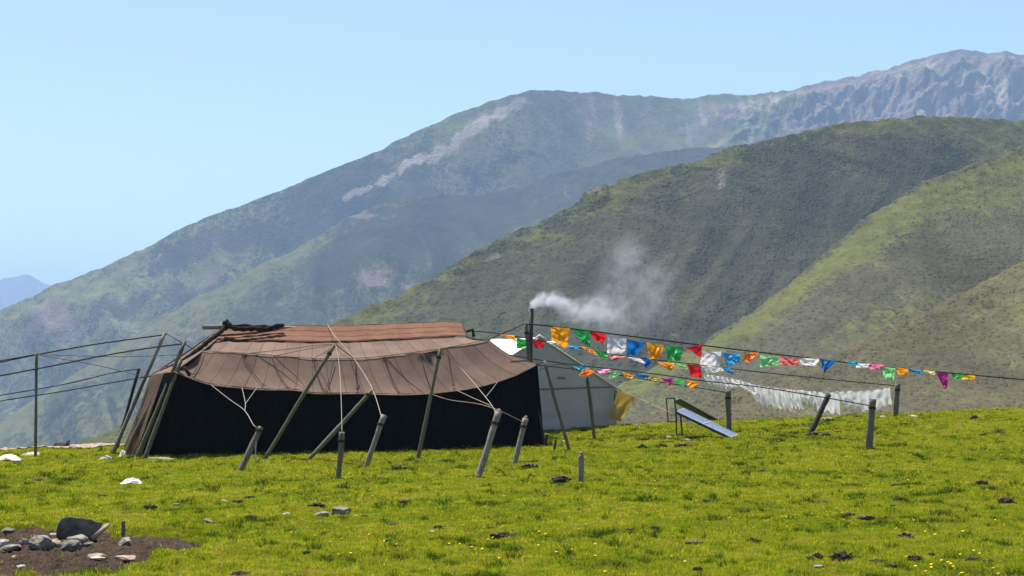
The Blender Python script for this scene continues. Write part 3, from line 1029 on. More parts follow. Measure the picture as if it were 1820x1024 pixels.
    fan(edge([rdg[-1], cr2[-1], cr1[-1]], 8), K1, 'end_roof', MAT['canopy'], 0.25)
    fan(edge(hem, 6), K1, 'end_roof', MAT['canopy'], 0.18)
    MB().tube(spline(hem, 6), 0.022, 6).build('hem_rope', MAT['roll'], t)
    # rolled edge down the left hip and the bundle on the ridge
    pts = spline([P(402, 574, 39.4), P(392, 590, 39.0), P(372, 605, 38.6), P(345, 627, 38.2), P(312, 648, 37.9), P(270, 668, 37.6)], 8)
    MB().tube(pts, [0.05 * (0.8 + 0.5 * abs(math.sin(i * 1.1))) * (1 if i < 26 else .8) for i in range(len(pts))], 9, 0.25).build('rolled_edge', MAT['roll'], t)
    pts = spline([P(400, 588, 39.3), P(399, 575, 39.3), P(404, 573, 39.3), P(412, 582, 39.2), P(430, 585, 39.3), P(450, 584, 39.5), P(470, 586, 39.6), P(490, 580, 39.8), P(505, 578, 39.9)], 6)
    mb = MB()
    mb.tube(pts, [0.045 + 0.03 * math.sin(i * .7) ** 2 if i < len(pts) - 4 else 0.035 for i in range(len(pts))], 9, 0.3)
    pts = spline([P(405, 580, 39.35), P(425, 579, 39.5), P(450, 580, 39.7), P(480, 581, 39.9), P(503, 578, 40)], 6)
    mb.tube(pts, [0.04 + .015 * math.sin(i * .9) for i in range(len(pts))], 9, 0.3)
    mb.build('rolled_flap', MAT['roll'], t)
    # ridge pole
    tag(MB().tube([P(361, 582, 39.2), P(400, 581, 39.5), P(600, 585, 41), P(815, 580, 41.9)], [0.055, 0.055, 0.05, 0.05], 10).build('ridge_pole', MAT['wood_grey'], t), 'pale grey pole end sticking out of the ridge')
    MB().tube([P(826, 590, 42), P(840, 586, 42.0), P(842, 598, 42.05)], [0.04, 0.05, 0.045], 8).build('ridge_pole_end', MAT['dark_wood'], t)
    # straps and toggles on the canopy
    def on(px, f, lift=0.045):
        """point on the sloping canopy: f=0 crease, 1 hem"""
        mixp = cr1 * (1 - f) + eave * f
        pq = CX + F * mixp[:, 0] / mixp[:, 1]
        fi = float(np.interp(px, pq, np.arange(n)))
        i0 = min(int(fi), n - 2)
        a = Vector(cr1[i0]).lerp(Vector(cr1[i0 + 1]), fi - i0)
        b = Vector(eave[i0]).lerp(Vector(eave[i0 + 1]), fi - i0)
        p = a.lerp(b, f)
        p.z -= 0.09 * math.sin(math.pi * f) - lift
        p.y -= lift
        return p
    for (xa, fa, xb, fb, sl) in ((362, 0, 345, .85, 0), (430, .05, 470, .88, 0), (484, .08, 513, .97, 0), (556, .02, 575, .88, 0), (594, .06, 578, .97, 0), (631, .03, 635, .88, 0), (683, .02, 710, .97, 0),
                                 (747, .05, 768, .97, 0), (795, .03, 806, .87, 0)):
        pts = [on(xa + (xb - xa) * q, fa + (fb - fa) * q) for q in np.linspace(0, 1, 7)]
        pts = spline(pts, 3)
        mb = MB().tube(pts, 0.009, 5)
        e = pts[-1]
        mb.tube([e + Vector((-.04, -.01, .0)), e + Vector((.04, -.01, .0))], 0.009, 5)
        mb.build('strap', MAT['rope_dark'], t)
    tag(MB().tube([P(327, 652, 35.6), P(337, 668, 35.55)], [0.035, 0.035], 7).build('toggle', MAT['roll'], t), 'short black toggle tied to the canopy corner')
    # hem cord
    MB().tube([Vector(p) + Vector((0, -.01, -.005)) for p in eave[::2]] + [Vector(eave[-1])], 0.011, 5).build('hem_cord', MAT['rope_brown'], t)
    MB().tube([Vector(p) + Vector((0, -.01, .012)) for p in cr1[::3]] + [Vector(cr1[-1])], 0.007, 5).build('crease_cord', MAT['rope_dark'], t)
    MB().tube([Vector(p) + Vector((0, -.02, .012)) for p in cr2[::3]] + [Vector(cr2[-1])], 0.008, 5).build('ridge_cord', MAT['rope_dark'], t)
    return t


build_black_tent()


# ------------------------------------------------------------------ white ridge tent behind
def build_white_tent():
    A = P(958, 599, 43.4)                   # apex of the gable facing the camera
    h = Vector((0.90, -0.43, 0)).normalized()  # along the gable to the right
    g = Vector((-0.43, -0.90, 0)).normalized() * -1
    g = Vector((-0.55, 0.83, 0)).normalized()  # ridge runs back to the left
    h = Vector((g.y, -g.x, 0))
    # right eave under pixel 1096,690
    best = min((abs((CX + F * (A + h * k).x / (A + h * k).y) - 1096), k) for k in np.linspace(1, 4, 300))[1]
    hw = best
    ER = A + h * hw; ER.z = P(1096, 691, ER.y).z
    EL = A - h * hw; EL.z = ER.z
    gr = lambda p, s=0.02: Vector((p.x, p.y, gz(p.x, p.y) - s))
    Lr = 5.0
    mW = cloth('white_canvas', (0.40, 0.39, 0.37), 0.02, 0.85, 0.12, 2.0)
    mR = cloth('white_roof_canvas', (0.60, 0.60, 0.60), 0.06, 0.8, 0.06, 2.0)
    mT = matte('brown_trim', (0.16, 0.09, 0.055), (0.26, 0.16, 0.10), 20, 0.9)
    t = empty('white_tent', tuple(gr(A + g * 2.0, 0)))
    tag(t, 'white canvas ridge tent with a brown band across its gable', 'tent')

    def surf(a, b, c, d, name, m, bulge=0.03, n=24, seed=1.0):
        nrm = (b - a).cross(d - a).normalized()
        rows = []
        for j in range(n):
            s = j / (n - 1)
            rr = []
            for i in range(n):
                q = i / (n - 1)
                p = a.lerp(b, q).lerp(d.lerp(c, q), s)
                p = p + nrm * bulge * float(noise(q * 3, s * 3, seed) + .5 * noise(q * 8, s * 5, seed + 3)) * math.sin(math.pi * min(max(q, .0), 1)) ** .5
                rr.append(p)
            rows.append(rr)
        return sheet(name, np.array(rows, float), m, t)
    surf(EL, ER, gr(ER), gr(EL), 'gable_wall', mW, 0.03, 24, 1)
    surf(A, A, ER, EL, 'gable', mW, 0.03, 24, 2)
    Ab = A + g * Lr - Vector((0, 0, .12)); ERb = ER + g * Lr; ELb = EL + g * Lr
    sag = lambda p: p
    ov = h * 0.12 - Vector((0, 0, 0.07))
    fo = -g * 0.06
    surf(A + fo, Ab, ELb - h * .12 - Vector((0, 0, .07)), EL + fo - h * .12 - Vector((0, 0, .07)), 'roof', mR, 0.04, 24, 3)
    surf(Ab, A + fo, ER + fo + ov, ERb + ov, 'roof', mR, 0.04, 24, 4)
    surf(ER, ERb, gr(ERb), gr(ER), 'side_wall', mW, 0.03, 24, 5)
    surf(ELb, EL, gr(EL), gr(ELb), 'side_wall', mW, 0.03, 24, 6)
    surf(ERb, ELb, gr(ELb), gr(ERb), 'back_wall', mW, 0.03, 12, 7)
    surf(Ab, Ab, ELb, ERb, 'back_gable', mW, 0.02, 12, 8)
    o = -g * 0.02
    pts = [EL.lerp(ER, q) + o + Vector((0, 0, 0.035 + 0.015 * math.sin(q * 9))) - g * 0.04 for q in np.linspace(0.02, 0.98, 24)]
    mb = MB()
    for a, b in zip(pts[:-1], pts[1:]): mb.bar(a, b, 0.01, 0.035)
    mb.build('trim_band', mT, t)
    pc = A.lerp(ER, 0.33) - Vector((0, 0, 0.62)) - g * 0.05 - h * .28
    MB().slab(pc, pc + h * .26 - Vector((0, 0, .02)), pc + h * .26 - Vector((0, 0, .06)), pc - Vector((0, 0, .05)), 0.01).build('patch', mT, t)
    mE = matte('rake_rope', (0.45, 0.45, 0.45), (0.62, 0.62, 0.62), 30, 0.8)
    MB().tube([A + fo, ER + fo + ov], 0.018, 6).build('rake_edge', mE, t)
    MB().tube([A + fo, EL + fo - h * .12 - Vector((0, 0, .07))], 0.018, 6).build('rake_edge', mE, t)
    cap = A - g * .02
    MB().tube([cap + Vector((-.18, -.03, -.09)), cap + Vector((0, -.05, .03)), cap + Vector((.2, -.03, -.10))], [0.03, .05, .03], 8).build('ridge_cap', mE, t)
    return t, A, ER, h, g


WT, WA, WER, WH, WG = build_white_tent()


# ------------------------------------------------------------------ poles and posts
def pole(name, base, top, r0, r1, mat, label, cat, group=None, bend=0.02, sides=9, bury=0.08, rough=0.12):
    """base: (px, py) on the meadow or a point; top: (px, py[, D offset])"""
    b = base if isinstance(base, Vector) else at(*base)
    D = b.y
    off = top[2] if len(top) > 2 else 0.0
    tp = top if isinstance(top, Vector) else P(top[0], top[1], D + off)
    ax = (tp - b)
    b2 = b - ax.normalized() * bury
    k = 12
    sd = Vector((rnd.uniform(-1, 1), rnd.uniform(-1, 1), 0)).normalized()
    pts, rad = [], []
    ph = rnd.uniform(0, 6)
    for i in range(k + 1):
        q = i / k
        pts.append(b2.lerp(tp, q) + sd * bend * ax.length * (math.sin(math.pi * q) + 0.3 * math.sin(3 * q * math.pi + ph)) * 0.5)
        rad.append((r0 + (r1 - r0) * q) * (1 + 0.07 * math.sin(ph + 9 * q) + rnd.uniform(-.04, .04)))
    mb = MB().tube(pts, rad, sides, rough)
    e = empty(name, tuple(b))
    tag(e, label, cat, group)
    mb.build('shaft', mat, e)
    return e, pts


def wraps(e, pts, i, r, mat=None, n=3):
    mb = MB()
    ax = (pts[i] - pts[i - 1]).normalized()
    a = ax.cross(Vector((0, 1, 0.1))).normalized(); b = ax.cross(a)
    q = []
    for k in range(n * 10 + 1):
        an = k / 10 * 2 * math.pi
        q.append(pts[i] - ax * 0.012 * (k / 10 - n / 2) * 1.6 + (a * math.cos(an) + b * math.sin(an)) * r)
    mb.tube(q, 0.009, 5)
    mb.build('lashing', mat or MAT['rope_dark'], e)


G_PEG = 'rope pegs driven into the turf before the black tent'
G_PROP = 'props holding the ropes of the black tent'
PX = {}
for key, base, top, r0, r1, mt, lab in (
        ('p1', (427, 836), (464, 759, 0.3), .066, .06, 'wood', 'thick leaning peg, leftmost before the tent, with a pale rope on its tip'),
        ('p2', (601, 852), (608, 768), .050, .058, 'wood', 'upright dark peg before the tent with a white cord running up from its head'),
        ('p3', (651, 832), (683, 738, .2), .05, .06, 'wood_grey', 'slim grey peg leaning right behind the upright dark peg'),
        ('p4', (849, 850), (886, 732, .3), .058, .068, 'wood_grey', 'tall pale peg leaning right with two light ropes tied round its head'),
        ('p5', (914, 822), (934, 744, .2), .052, .062, 'wood_grey', 'shorter grey peg near the right corner of the black tent'),
        ('p6', (1032, 855), (1033, 808), .045, .055, 'wood_grey', 'short lone upright peg with a pointed top on the open grass')):
    e, pts = pole('peg', base, top, r0, r1, MAT[mt], lab, 'peg', G_PEG, 0.02, 10, 0.15, 0.16)
    PX[key] = pts
    if key in ('p1', 'p2', 'p3', 'p4', 'p5'):
        wraps(e, pts, 10 if key != 'p1' else 11, max(r0, r1) * 1.12)
    if key in ('p4', 'p6', 'p5'):
        MB().tube([pts[-1] - Vector((0, 0, .01)), pts[-1] + (pts[-1] - pts[-2]).normalized() * .06], [r1 * .95, r1 * .35], 8, .2).build('tip', MAT[mt], e)
# short pegs beside the right corner
for base, top, lab in (((985, 800), (988, 781), 'tiny dark peg in the grass just left of the leaning pole by the white tent'),
                       ((971, 795), (971, 772), 'thin short stick at the right foot of the black tent')):
    pole('peg', base, top, .03, .028, MAT['dark_wood'], lab, 'peg', 'tiny pegs by the corner of the black tent', .01, 7, .06)

for key, base, top, r0, r1, mt, lab in (
        ('A', (471, 819), (596, 611, .35), .045, .040, 'wood_green', 'long slanting prop rising to the roof crease, left of the tent middle'),
        ('B', (549, 819), (663, 692, .6), .05, .045, 'wood_green', 'low slanting prop crossing behind the upright peg before the tent'),
        ('C', (743, 816), (783, 619, .4), .045, .038, 'wood_green', 'steep thin prop right of the middle of the black tent'),
        ('L1', (200, 808), (293, 592, .8), .055, .042, 'wood_grey', 'long grey pole leaning at the left end of the tent, highest there'),
        ('L3', (244, 814), (329, 607, .5), .06, .042, 'wood_green', 'mossy pole propping the left front corner of the tent, topped by a rope'),
        ('L4', (221, 811), (297, 661, .3), .05, .04, 'wood_green', 'short mossy pole crossing low over the left end of the tent'),
        ('L5', (258, 815), (322, 640, .4), .05, .04, 'wood_green', 'mossy pole close beside the left front edge of the black wall')):
    e, pts = pole('prop_pole', base, top, r0, r1, MAT[mt], lab, 'pole', G_PROP, 0.015, 9, 0.1)
    PX[key] = pts
    if key in 'ACB': wraps(e, pts, 11, max(r0, r1) * 1.1)
b = at(207, 797)
e, pts = pole('prop_pole', b, (247, 655, .3), .045, .038, MAT['dark_wood'], 'thin dark pole behind the long grey one left of the tent', 'pole', G_PROP, .01)
PX['L2'] = pts
e, pts = pole('fence_post', at(63, 813), (65, 628), .035, .032, MAT['wood_green'], 'thin straight vertical post standing alone at the far left carrying ropes', 'post', None, .006)
PX['F'] = pts
# right of the tent
for key, base, top, r0, r1, mt, lab in (
        ('R1', (1013, 802), (967, 641, .4), .04, .035, 'wood_green', 'thin pole leaning left before the white tent'),
        ('R2', (1057, 782), (1043, 668, .1), .042, .045, 'wood_green', 'nearly upright pole before the right half of the white tent'),
        ('R3', (968, 793), (956, 722, .2), .035, .03, 'dark_wood', 'short dark pole leaning on the right edge of the black tent')):
    e, pts = pole('prop_pole', base, top, r0, r1, MAT[mt], lab, 'pole', 'poles carrying the flag lines by the white tent', .012)
    PX[key] = pts
b = Vector((P(950, 700, 39.4).x, 39.4, 0)); b.z = gz(b.x, b.y)
e, pts = pole('flag_pole', b, P(935, 574, 39.0), .052, .047, MAT['wood_green'], 'pole at the right corner of the black tent where the top flag line begins', 'pole', None, .008)
PX['FP'] = pts
wraps(e, pts, 11, .055)
for key, base, top, r0, r1, mt, lab in (
        ('P1', (1296, 766), (1294, 694), .075, .07, 'wood', 'upright post beside the solar panels with a rope tied at its head'),
        ('P2', (1440, 769), (1473, 701, .3), .075, .068, 'dark_wood', 'dark post leaning right under the white gauze cloths'),
        ('P3', (1545, 797), (1552, 709), .078, .075, 'wood', 'thick near upright post, nearest of the posts on the right'),
        ('P4', (1592, 740), (1596, 682), .08, .072, 'wood', 'farthest right post, its head holding the end of the middle flag line')):
    e, pts = pole('line_post', base, top, r0, r1, MAT[mt], lab, 'post', 'posts of the flag and washing lines', .015, 10, .15, .18)
    PX[key] = pts
    if key != 'P2': wraps(e, pts, 10, .08)


# ------------------------------------------------------------------ stove pipe and smoke
def build_pipe():
    D = 41.2
    b = Vector((P(939, 700, D).x, D, 0)); b.z = gz(b.x, b.y) - .03
    tp = P(944.5, 549, D)
    e = empty('stove_pipe', tuple(b))
    tag(e, 'dark sooty stove pipe rising between the black and the white tent', 'stove pipe')
    m = matte('sooty_metal', (0.012, 0.011, 0.010), (0.05, 0.045, 0.04), 10, .6, None, .1, .003, 5, .4)
    r = .062
    ax = (tp - b)
    MB().tube([b, b + ax * .25, b + ax * .5, b + ax * .75, tp], r, 14).build('pipe', m, e)
    for q in (.45, .8):
        c = b + ax * q
        MB().tube([c, c + ax.normalized() * .05], r + .008, 14).build('joint_collar', m, e)
    c = tp - ax.normalized() * .02
    MB().tube([c, c + ax.normalized() * .03], r + .006, 14).build('rim', m, e)
    return tp


TIP = build_pipe()


def build_smoke():
    D = 41.2
    blobs = [(946, 546, 7, 1.0), (953, 539, 10, 1.0), (963, 534, 13, .9), (975, 531, 15, .85), (988, 534, 17, .7), (1002, 541, 20, .55), (1016, 552, 24, .42), (1035, 557, 28, .22), (1056, 552, 34, .22),
             (1074, 556, 36, .20), (1092, 566, 38, .17), (1085, 535, 42, .06), (1100, 505, 50, .045), (1110, 470, 48, .05), (1118, 446, 38, .055), (1140, 490, 52, .045), (1150, 525, 52, .05), (1135, 560, 50, .05), (1168, 558, 46, .035), (1180, 505, 46, .03)]
    m = bpy.data.materials.new('smoke')
    m.use_nodes = True
    nt = m.node_tree
    nt.nodes.remove(nt.nodes["Principled BSDF"])
    tc = N(nt, "ShaderNodeTexCoord")
    # curl the lookup a little
    wn = N(nt, "ShaderNodeTexNoise"); wn.inputs['Scale'].default_value = 2.2; wn.inputs['Detail'].default_value = 3
    nt.links.new(tc.outputs['Object'], wn.inputs['Vector'])
    sub = N(nt, "ShaderNodeVectorMath", operation='SUBTRACT'); sub.inputs[1].default_value = (.5, .5, .5)
    nt.links.new(wn.outputs['Color'], sub.inputs[0])
    sc = N(nt, "ShaderNodeVectorMath", operation='SCALE'); sc.inputs['Scale'].default_value = .38
    nt.links.new(sub.outputs[0], sc.inputs[0])
    ad = N(nt, "ShaderNodeVectorMath", operation='ADD')
    nt.links.new(tc.outputs['Object'], ad.inputs[0]); nt.links.new(sc.outputs[0], ad.inputs[1])
    pos = ad.outputs[0]
    tot = None
    pts, rad = [], []
    for i, (x, y, r, d) in enumerate(blobs):
        c = P(x, y, D + 0.25 * math.sin(i)) - TIP
        R = r / F * D
        ds = N(nt, "ShaderNodeVectorMath", operation='DISTANCE'); ds.inputs[1].default_value = c
        nt.links.new(pos, ds.inputs[0])
        mr = N(nt, "ShaderNodeMapRange"); mr.interpolation_type = 'SMOOTHSTEP'
        mr.inputs['From Min'].default_value = R * 1.25; mr.inputs['From Max'].default_value = 0
        mr.inputs['To Min'].default_value = 0; mr.inputs['To Max'].default_value = d / R * 0.16
        nt.links.new(ds.outputs['Value'], mr.inputs['Value'])
        tot = mr.outputs[0] if tot is None else math_n(nt, 'ADD', tot, mr.outputs[0])
    n2 = N(nt, "ShaderNodeTexNoise"); n2.inputs['Scale'].default_value = 3.6; n2.inputs['Detail'].default_value = 3.5; n2.inputs['Roughness'].default_value = .6
    nt.links.new(pos, n2.inputs['Vector'])
    nn = N(nt, "ShaderNodeMapRange"); nn.inputs['From Min'].default_value = .36; nn.inputs['From Max'].default_value = .68; nn.inputs['To Min'].default_value = .05; nn.inputs['To Max'].default_value = 2.1
    nt.links.new(n2.outputs['Fac'], nn.inputs['Value'])
    den = math_n(nt, 'MULTIPLY', tot, nn.outputs[0])
    v = N(nt, "ShaderNodeVolumePrincipled")
    v.inputs['Color'].default_value = (.84, .91, 1, 1)
    v.inputs['Anisotropy'].default_value = 0.25
    nt.links.new(math_n(nt, 'MULTIPLY', den, 11.0), v.inputs['Density'])
    nt.links.new(v.outputs[0], nt.nodes["Material Output"].inputs['Volume'])
    # hull: union of spheres
    bm = bmesh.new()
    for i, (x, y, r, d) in enumerate(blobs):
        c = P(x, y, D + 0.25 * math.sin(i)) - TIP
        bmesh.ops.create_icosphere(bm, subdivisions=2, radius=r / F * D * 1.5 + .03, matrix=Matrix.Translation(c))
    me = bpy.data.meshes.new('smoke')
    bm.to_mesh(me); bm.free()
    o = bpy.data.objects.new('smoke', me)
    o.location = TIP
    C.objects.link(o)
    rm = o.modifiers.new('union', 'REMESH')
    rm.mode = 'VOXEL'; rm.voxel_size = .05
    dg = bpy.context.evaluated_depsgraph_get()
    me2 = bpy.data.meshes.new_from_object(o.evaluated_get(dg))
    o.modifiers.clear()
    o.data = me2
    me2.name = 'smoke'
    me2.materials.clear(); me2.materials.append(m)
    tag(o, 'white smoke drifting up to the right from the stove pipe', 'smoke', kind='stuff')


build_smoke()


# ------------------------------------------------------------------ ropes
def rope(pts, r, mat, label, group=None, n=10, sides=6, branches=(), name='rope'):
    mb = MB()
    mb.tube(spline(pts, n), r, sides)
    for b in branches: mb.tube(spline(b, n), r * .9, sides)
    o = mb.build(name, MAT[mat])
    return tag(o, label, 'rope', group)


def PP(lst, D0, D1=None):
    D1 = D0 if D1 is None else D1
    x0, x1 = lst[0][0], lst[-1][0]
    return [P(x, y, D0 + (D1 - D0) * (x - x0) / ((x1 - x0) or 1)) for x, y in lst]


DF = PX['F'][-1].y
GL = 'ropes strung from the left end of the tent to the far left'
rope(PP([(-120, 668), (0, 644), (63, 631), (170, 612), (285, 596), (293, 594)], DF, PX['L1'][-1].y), .016, 'rope_dark', 'thick dark rope from the lone left post up to the long grey pole', GL)
rope(PP([(-120, 690), (0, 668), (90, 651), (180, 633), (270, 618), (328, 611)], DF - .1, PX['L3'][-1].y), .016, 'rope_dark', 'dark rope sloping up to the mossy corner pole, second from top at left', GL)
rope(PP([(-120, 725), (0, 703), (110, 684), (200, 663), (247, 656)], DF - .1, PX['L2'][-1].y), .013, 'rope_dark', 'dark rope ending at the thin dark pole, third from the top at the left edge', GL)
rope(PP([(-120, 736), (0, 713), (110, 696), (200, 680), (258, 670), (272, 668)], DF - .1, 37.55), .013, 'rope_dark', 'lowest dark rope at the left edge, tied to the left corner of the tent', GL)
rope(PP([(65, 630), (120, 632), (200, 634), (260, 633), (322, 630)], DF, PX['L3'][-1].y), .009, 'rope_brown', 'thin level cord between the lone left post and the mossy corner pole', GL)
rope(PP([(65, 630), (90, 635), (150, 645), (210, 658), (256, 670)], DF, 37.5), .009, 'rope_brown', 'thin cord slanting down from the lone left post to the tent corner', GL)
rope(PP([(-120, 656), (0, 641), (63, 630)], DF + .2, DF), .012, 'rope_dark', 'short dark rope leaving the frame left from the head of the lone post', GL)
rope([PX['L1'][-1], P(318, 606, 36.3), P(352, 625, 37.6)], .010, 'rope_dark', 'short cord from the long grey pole down to the roof edge of the tent')
GT = 'guy ropes of the black tent'
tA, tB, tC = PX['A'][-1], PX['B'][-1], PX['C'][-1]
# thick twisted guy over the ridge to peg three
ridge_pt = P(582, 577, 40.6)
rope([ridge_pt, P(598, 601, 39.0), tB.lerp(P(628, 636, 37.4), 1.0), tB + Vector((-.02, -.05, .02)), PX['p3'][-2]], .009, 'rope_light', 'thick pale twisted rope running over the ridge down to the slim grey peg', GT, 14)
rope([tA, P(602, 640, 33.5), P(606, 700, 31.5), PX['p2'][-1]], .0065, 'rope_light', 'thin white cord from the long slanting prop down to the upright dark peg', GT)
rope([tA, P(560, 614, 36.5), P(500, 622, 37.2), P(440, 628, 37.3)], .009, 'rope_brown', 'thin cord running left along the roof from the tip of the long prop', GT, branches=[[tA + Vector((-.1, .2, -.02)), P(540, 622, 36.9), P(486, 633, 37.4)], [tA, P(580, 625, 36.8), P(560, 635, 37.6)]])
rope([tA, P(610, 623, 36.6), P(625, 634, 37.3), P(631, 640, 37.4)], .012, 'rope_brown', 'short cord tying the tip of the long prop to the roof crease on its right', GT)
Y1 = P(435, 730, 33.5)
rope([P(376, 685, 35.85), P(408, 710, 34.6), Y1, P(452, 757, 31.8), PX['p1'][-1]], .0085, 'rope_light', 'pale forked rope from the left canopy hem to the leftmost peg', GT, branches=[[Y1, P(436, 716, 34.2), P(430, 689, 36.0)], [P(436, 718, 34.1), P(456, 690, 36.1)]])
rope([tC + Vector((0, -.05, 0)), P(820, 655, 35.3), P(850, 690, 32.9), P(875, 722, 30.6), PX['p4'][-2]], .0075, 'rope_light', 'pale rope from the steep thin prop down to the tall pale peg', GT, branches=[[P(875, 722, 30.6), P(840, 707, 34), P(812, 694, 37.2)], [P(862, 707, 31.6), P(873, 694, 35), P(884, 679, 37.55)]])
rope([tC, P(770, 624, 36.9), P(735, 631, 37.6), P(690, 634, 38.0)], .010, 'rope_brown', 'thin cord running left along the crease from the steep prop', GT)
rope([P(768, 701, 37.1), P(800, 711, 36), P(850, 718, 34.4), P(890, 731, 33), PX['p5'][-2]], .0075, 'rope_light', 'long pale rope from the canopy hem past the tall peg to the right corner peg', GT)
# chain at the leftmost peg
def chain():
    mb = MB()
    for i in range(13):
        c = P(455 - i * .2, 786 + i * 3.1, PX['p1'][5].y + .02)
        a = i % 2
        q = []
        for k in range(11):
            an = 2 * math.pi * k / 10
            d = Vector((math.cos(an) * .013, 0, 0)) if a else Vector((0, math.cos(an) * .013, 0))
            q.append(c + d + Vector((0, 0, math.sin(an) * .025)))
        mb.tube(q, .004, 5)
    tag(mb.build('chain', MAT['alu']), 'short metal chain hanging down from the leftmost thick peg', 'chain')
chain()

GF = 'lines carrying the prayer flags'
UP = [(936, 576), (980, 580), (1100, 595), (1250, 614), (1400, 632), (1500, 644), (1600, 655), (1700, 664), (1820, 675), (2000, 692)]
MD = [(832, 588), (880, 592), (950, 604), (1000, 613), (1050, 622), (1100, 631), (1150, 638), (1250, 649), (1330, 659), (1480, 675), (1596, 686)]
L3 = [(905, 631), (968, 641), (1043, 651), (1100, 657), (1180, 667), (1250, 677), (1350, 688), (1450, 704), (1551, 722)]
L4 = [(955, 649), (1010, 655), (1100, 667), (1180, 680), (1250, 691), (1295, 698)]
DU = lambda x: 39.0 + (x - 936) / 900 * 5.0
DM = lambda x: 42.0 + (x - 832) / 764 * 3.3
DL = lambda x: 38.2 + (x - 905) / 646 * (PX['P3'][-1].y - 38.2)
D4 = lambda x: 38.0 + (x - 955) / 340 * (PX['P1'][-1].y - 38.0)
mk = lambda lst, Df: [P(x, y, Df(x)) for x, y in lst]
rope(mk(UP, DU), .018, 'rope_dark', 'topmost dark flag line running from the flag pole out of the frame to the right', GF)
rope(mk(MD, DM), .014, 'rope_dark', 'middle dark flag line ending at the farthest right post', GF)
rope(mk(L3, DL), .013, 'rope_dark', 'dark line without flags of its own, ending at the nearest thick post on the right', GF)
rope(mk(L4, D4), .012, 'rope_dark', 'lowest dark flag line ending at the upright post beside the solar panels', GF)
rope([P(868, 605, 39.2), P(885, 596, 39.2), P(910, 586, 39.1), PX['FP'][-1]], .013, 'rope_dark', 'short dark rope from the roof corner of the black tent up to the flag pole', GF)
rope([P(952, 650, 37.9), P(962, 645, 37.9), PX['R1'][-1]], .011, 'rope_dark', 'short dark rope between the canopy corner and the pole leaning left', GF)
rope([P(958, 658, 38.2), P(1000, 648, 38.8), PX['R2'][-1]], .008, 'rope_dark', 'thin dark cord from the canopy corner up to the nearly upright pole', GF)
GW = 'guy ropes of the white tent'
e1 = P(1240, 750, WER.y - 1.0); e1 = at(1252, 765); e1.z += .02
rope([WER + Vector((0, 0, .02)), P(1130, 706, WER.y - .6), P(1190, 733, 41.2), e1], .008, 'rope_light', 'pale guy rope from the eave of the white tent down behind the solar panels', GW)
g1 = at(1160, 754); 
rope([WER + Vector((.02, .3, -.1)), P(1120, 730, WER.y - .1), g1], .006, 'rope_light', 'very thin pale guy line from the white tent to the crest of the meadow', GW)


# ------------------------------------------------------------------ flags
COL = dict(orange=(0.90, 0.36, 0.010), green=(0.03, 0.42, 0.07), red=(0.62, 0.015, 0.022), white=(0.66, 0.64, 0.70), blue=(0.008, 0.15, 0.46), teal=(0.02, 0.33, 0.50), lightblue=(0.05, 0.33, 0.66),
           palegreen=(0.26, 0.62, 0.26), pinkred=(0.72, 0.16, 0.15), pink=(0.85, 0.18, 0.42), yellow=(0.88, 0.52, 0.02), magenta=(0.45, 0.03, 0.25), olive=(0.42, 0.33, 0.03), deeporange=(0.85, 0.20, 0.015), paleyellow=(0.85, 0.72, 0.30), purewhite=(0.80, 0.78, 0.78))
CM = {k: cloth('flag_' + k, v, 0.42, 0.5, 0.18, 9) for k, v in COL.items()}


def flag(corners, D, col, label, group, fold=0.085, n=20, name='prayer_flag', cat='flag'):
    TL, TR, BR, BL = [Vector((x, y)) for x, y in corners]
    s = rnd.uniform(0, 50)
    rows = []
    px2m = D / F
    hh = max((BL - TL).length, 6)
    for j in range(n):
        v = j / (n - 1)
        rr = []
        for i in range(n):
            u = i / (n - 1)
            p = TL.lerp(TR, u).lerp(BL.lerp(BR, u), v)
            wob = noise(u * 2.1 + s, v * 1.6, s) + 0.5 * noise(u * 4.7, v * 3.1 + s, s + 9)
            edge = 0.15 + v
            # lower rim and sides flutter
            p = p + Vector((float(noise(v * 2.2 + s, u * 1.1, 3.3)) * 0.10 * hh * v, float(noise(u * 2.6 + s, v, 8.1)) * 0.14 * hh * v - 0.06 * hh * math.sin(math.pi * u) * (1 - v) * -0.5))
            d = D + fold * float(wob) * edge * 2.2 + 0.10 * v * math.sin(s)
            rr.append(P(p.x, p.y, d))
        rows.append(rr)
    o = sheet(name, np.array(rows, float), CM[col] if col in CM else MAT[col])
    c = Vector((0, 0, 0))
    return tag(o, label, cat, group)


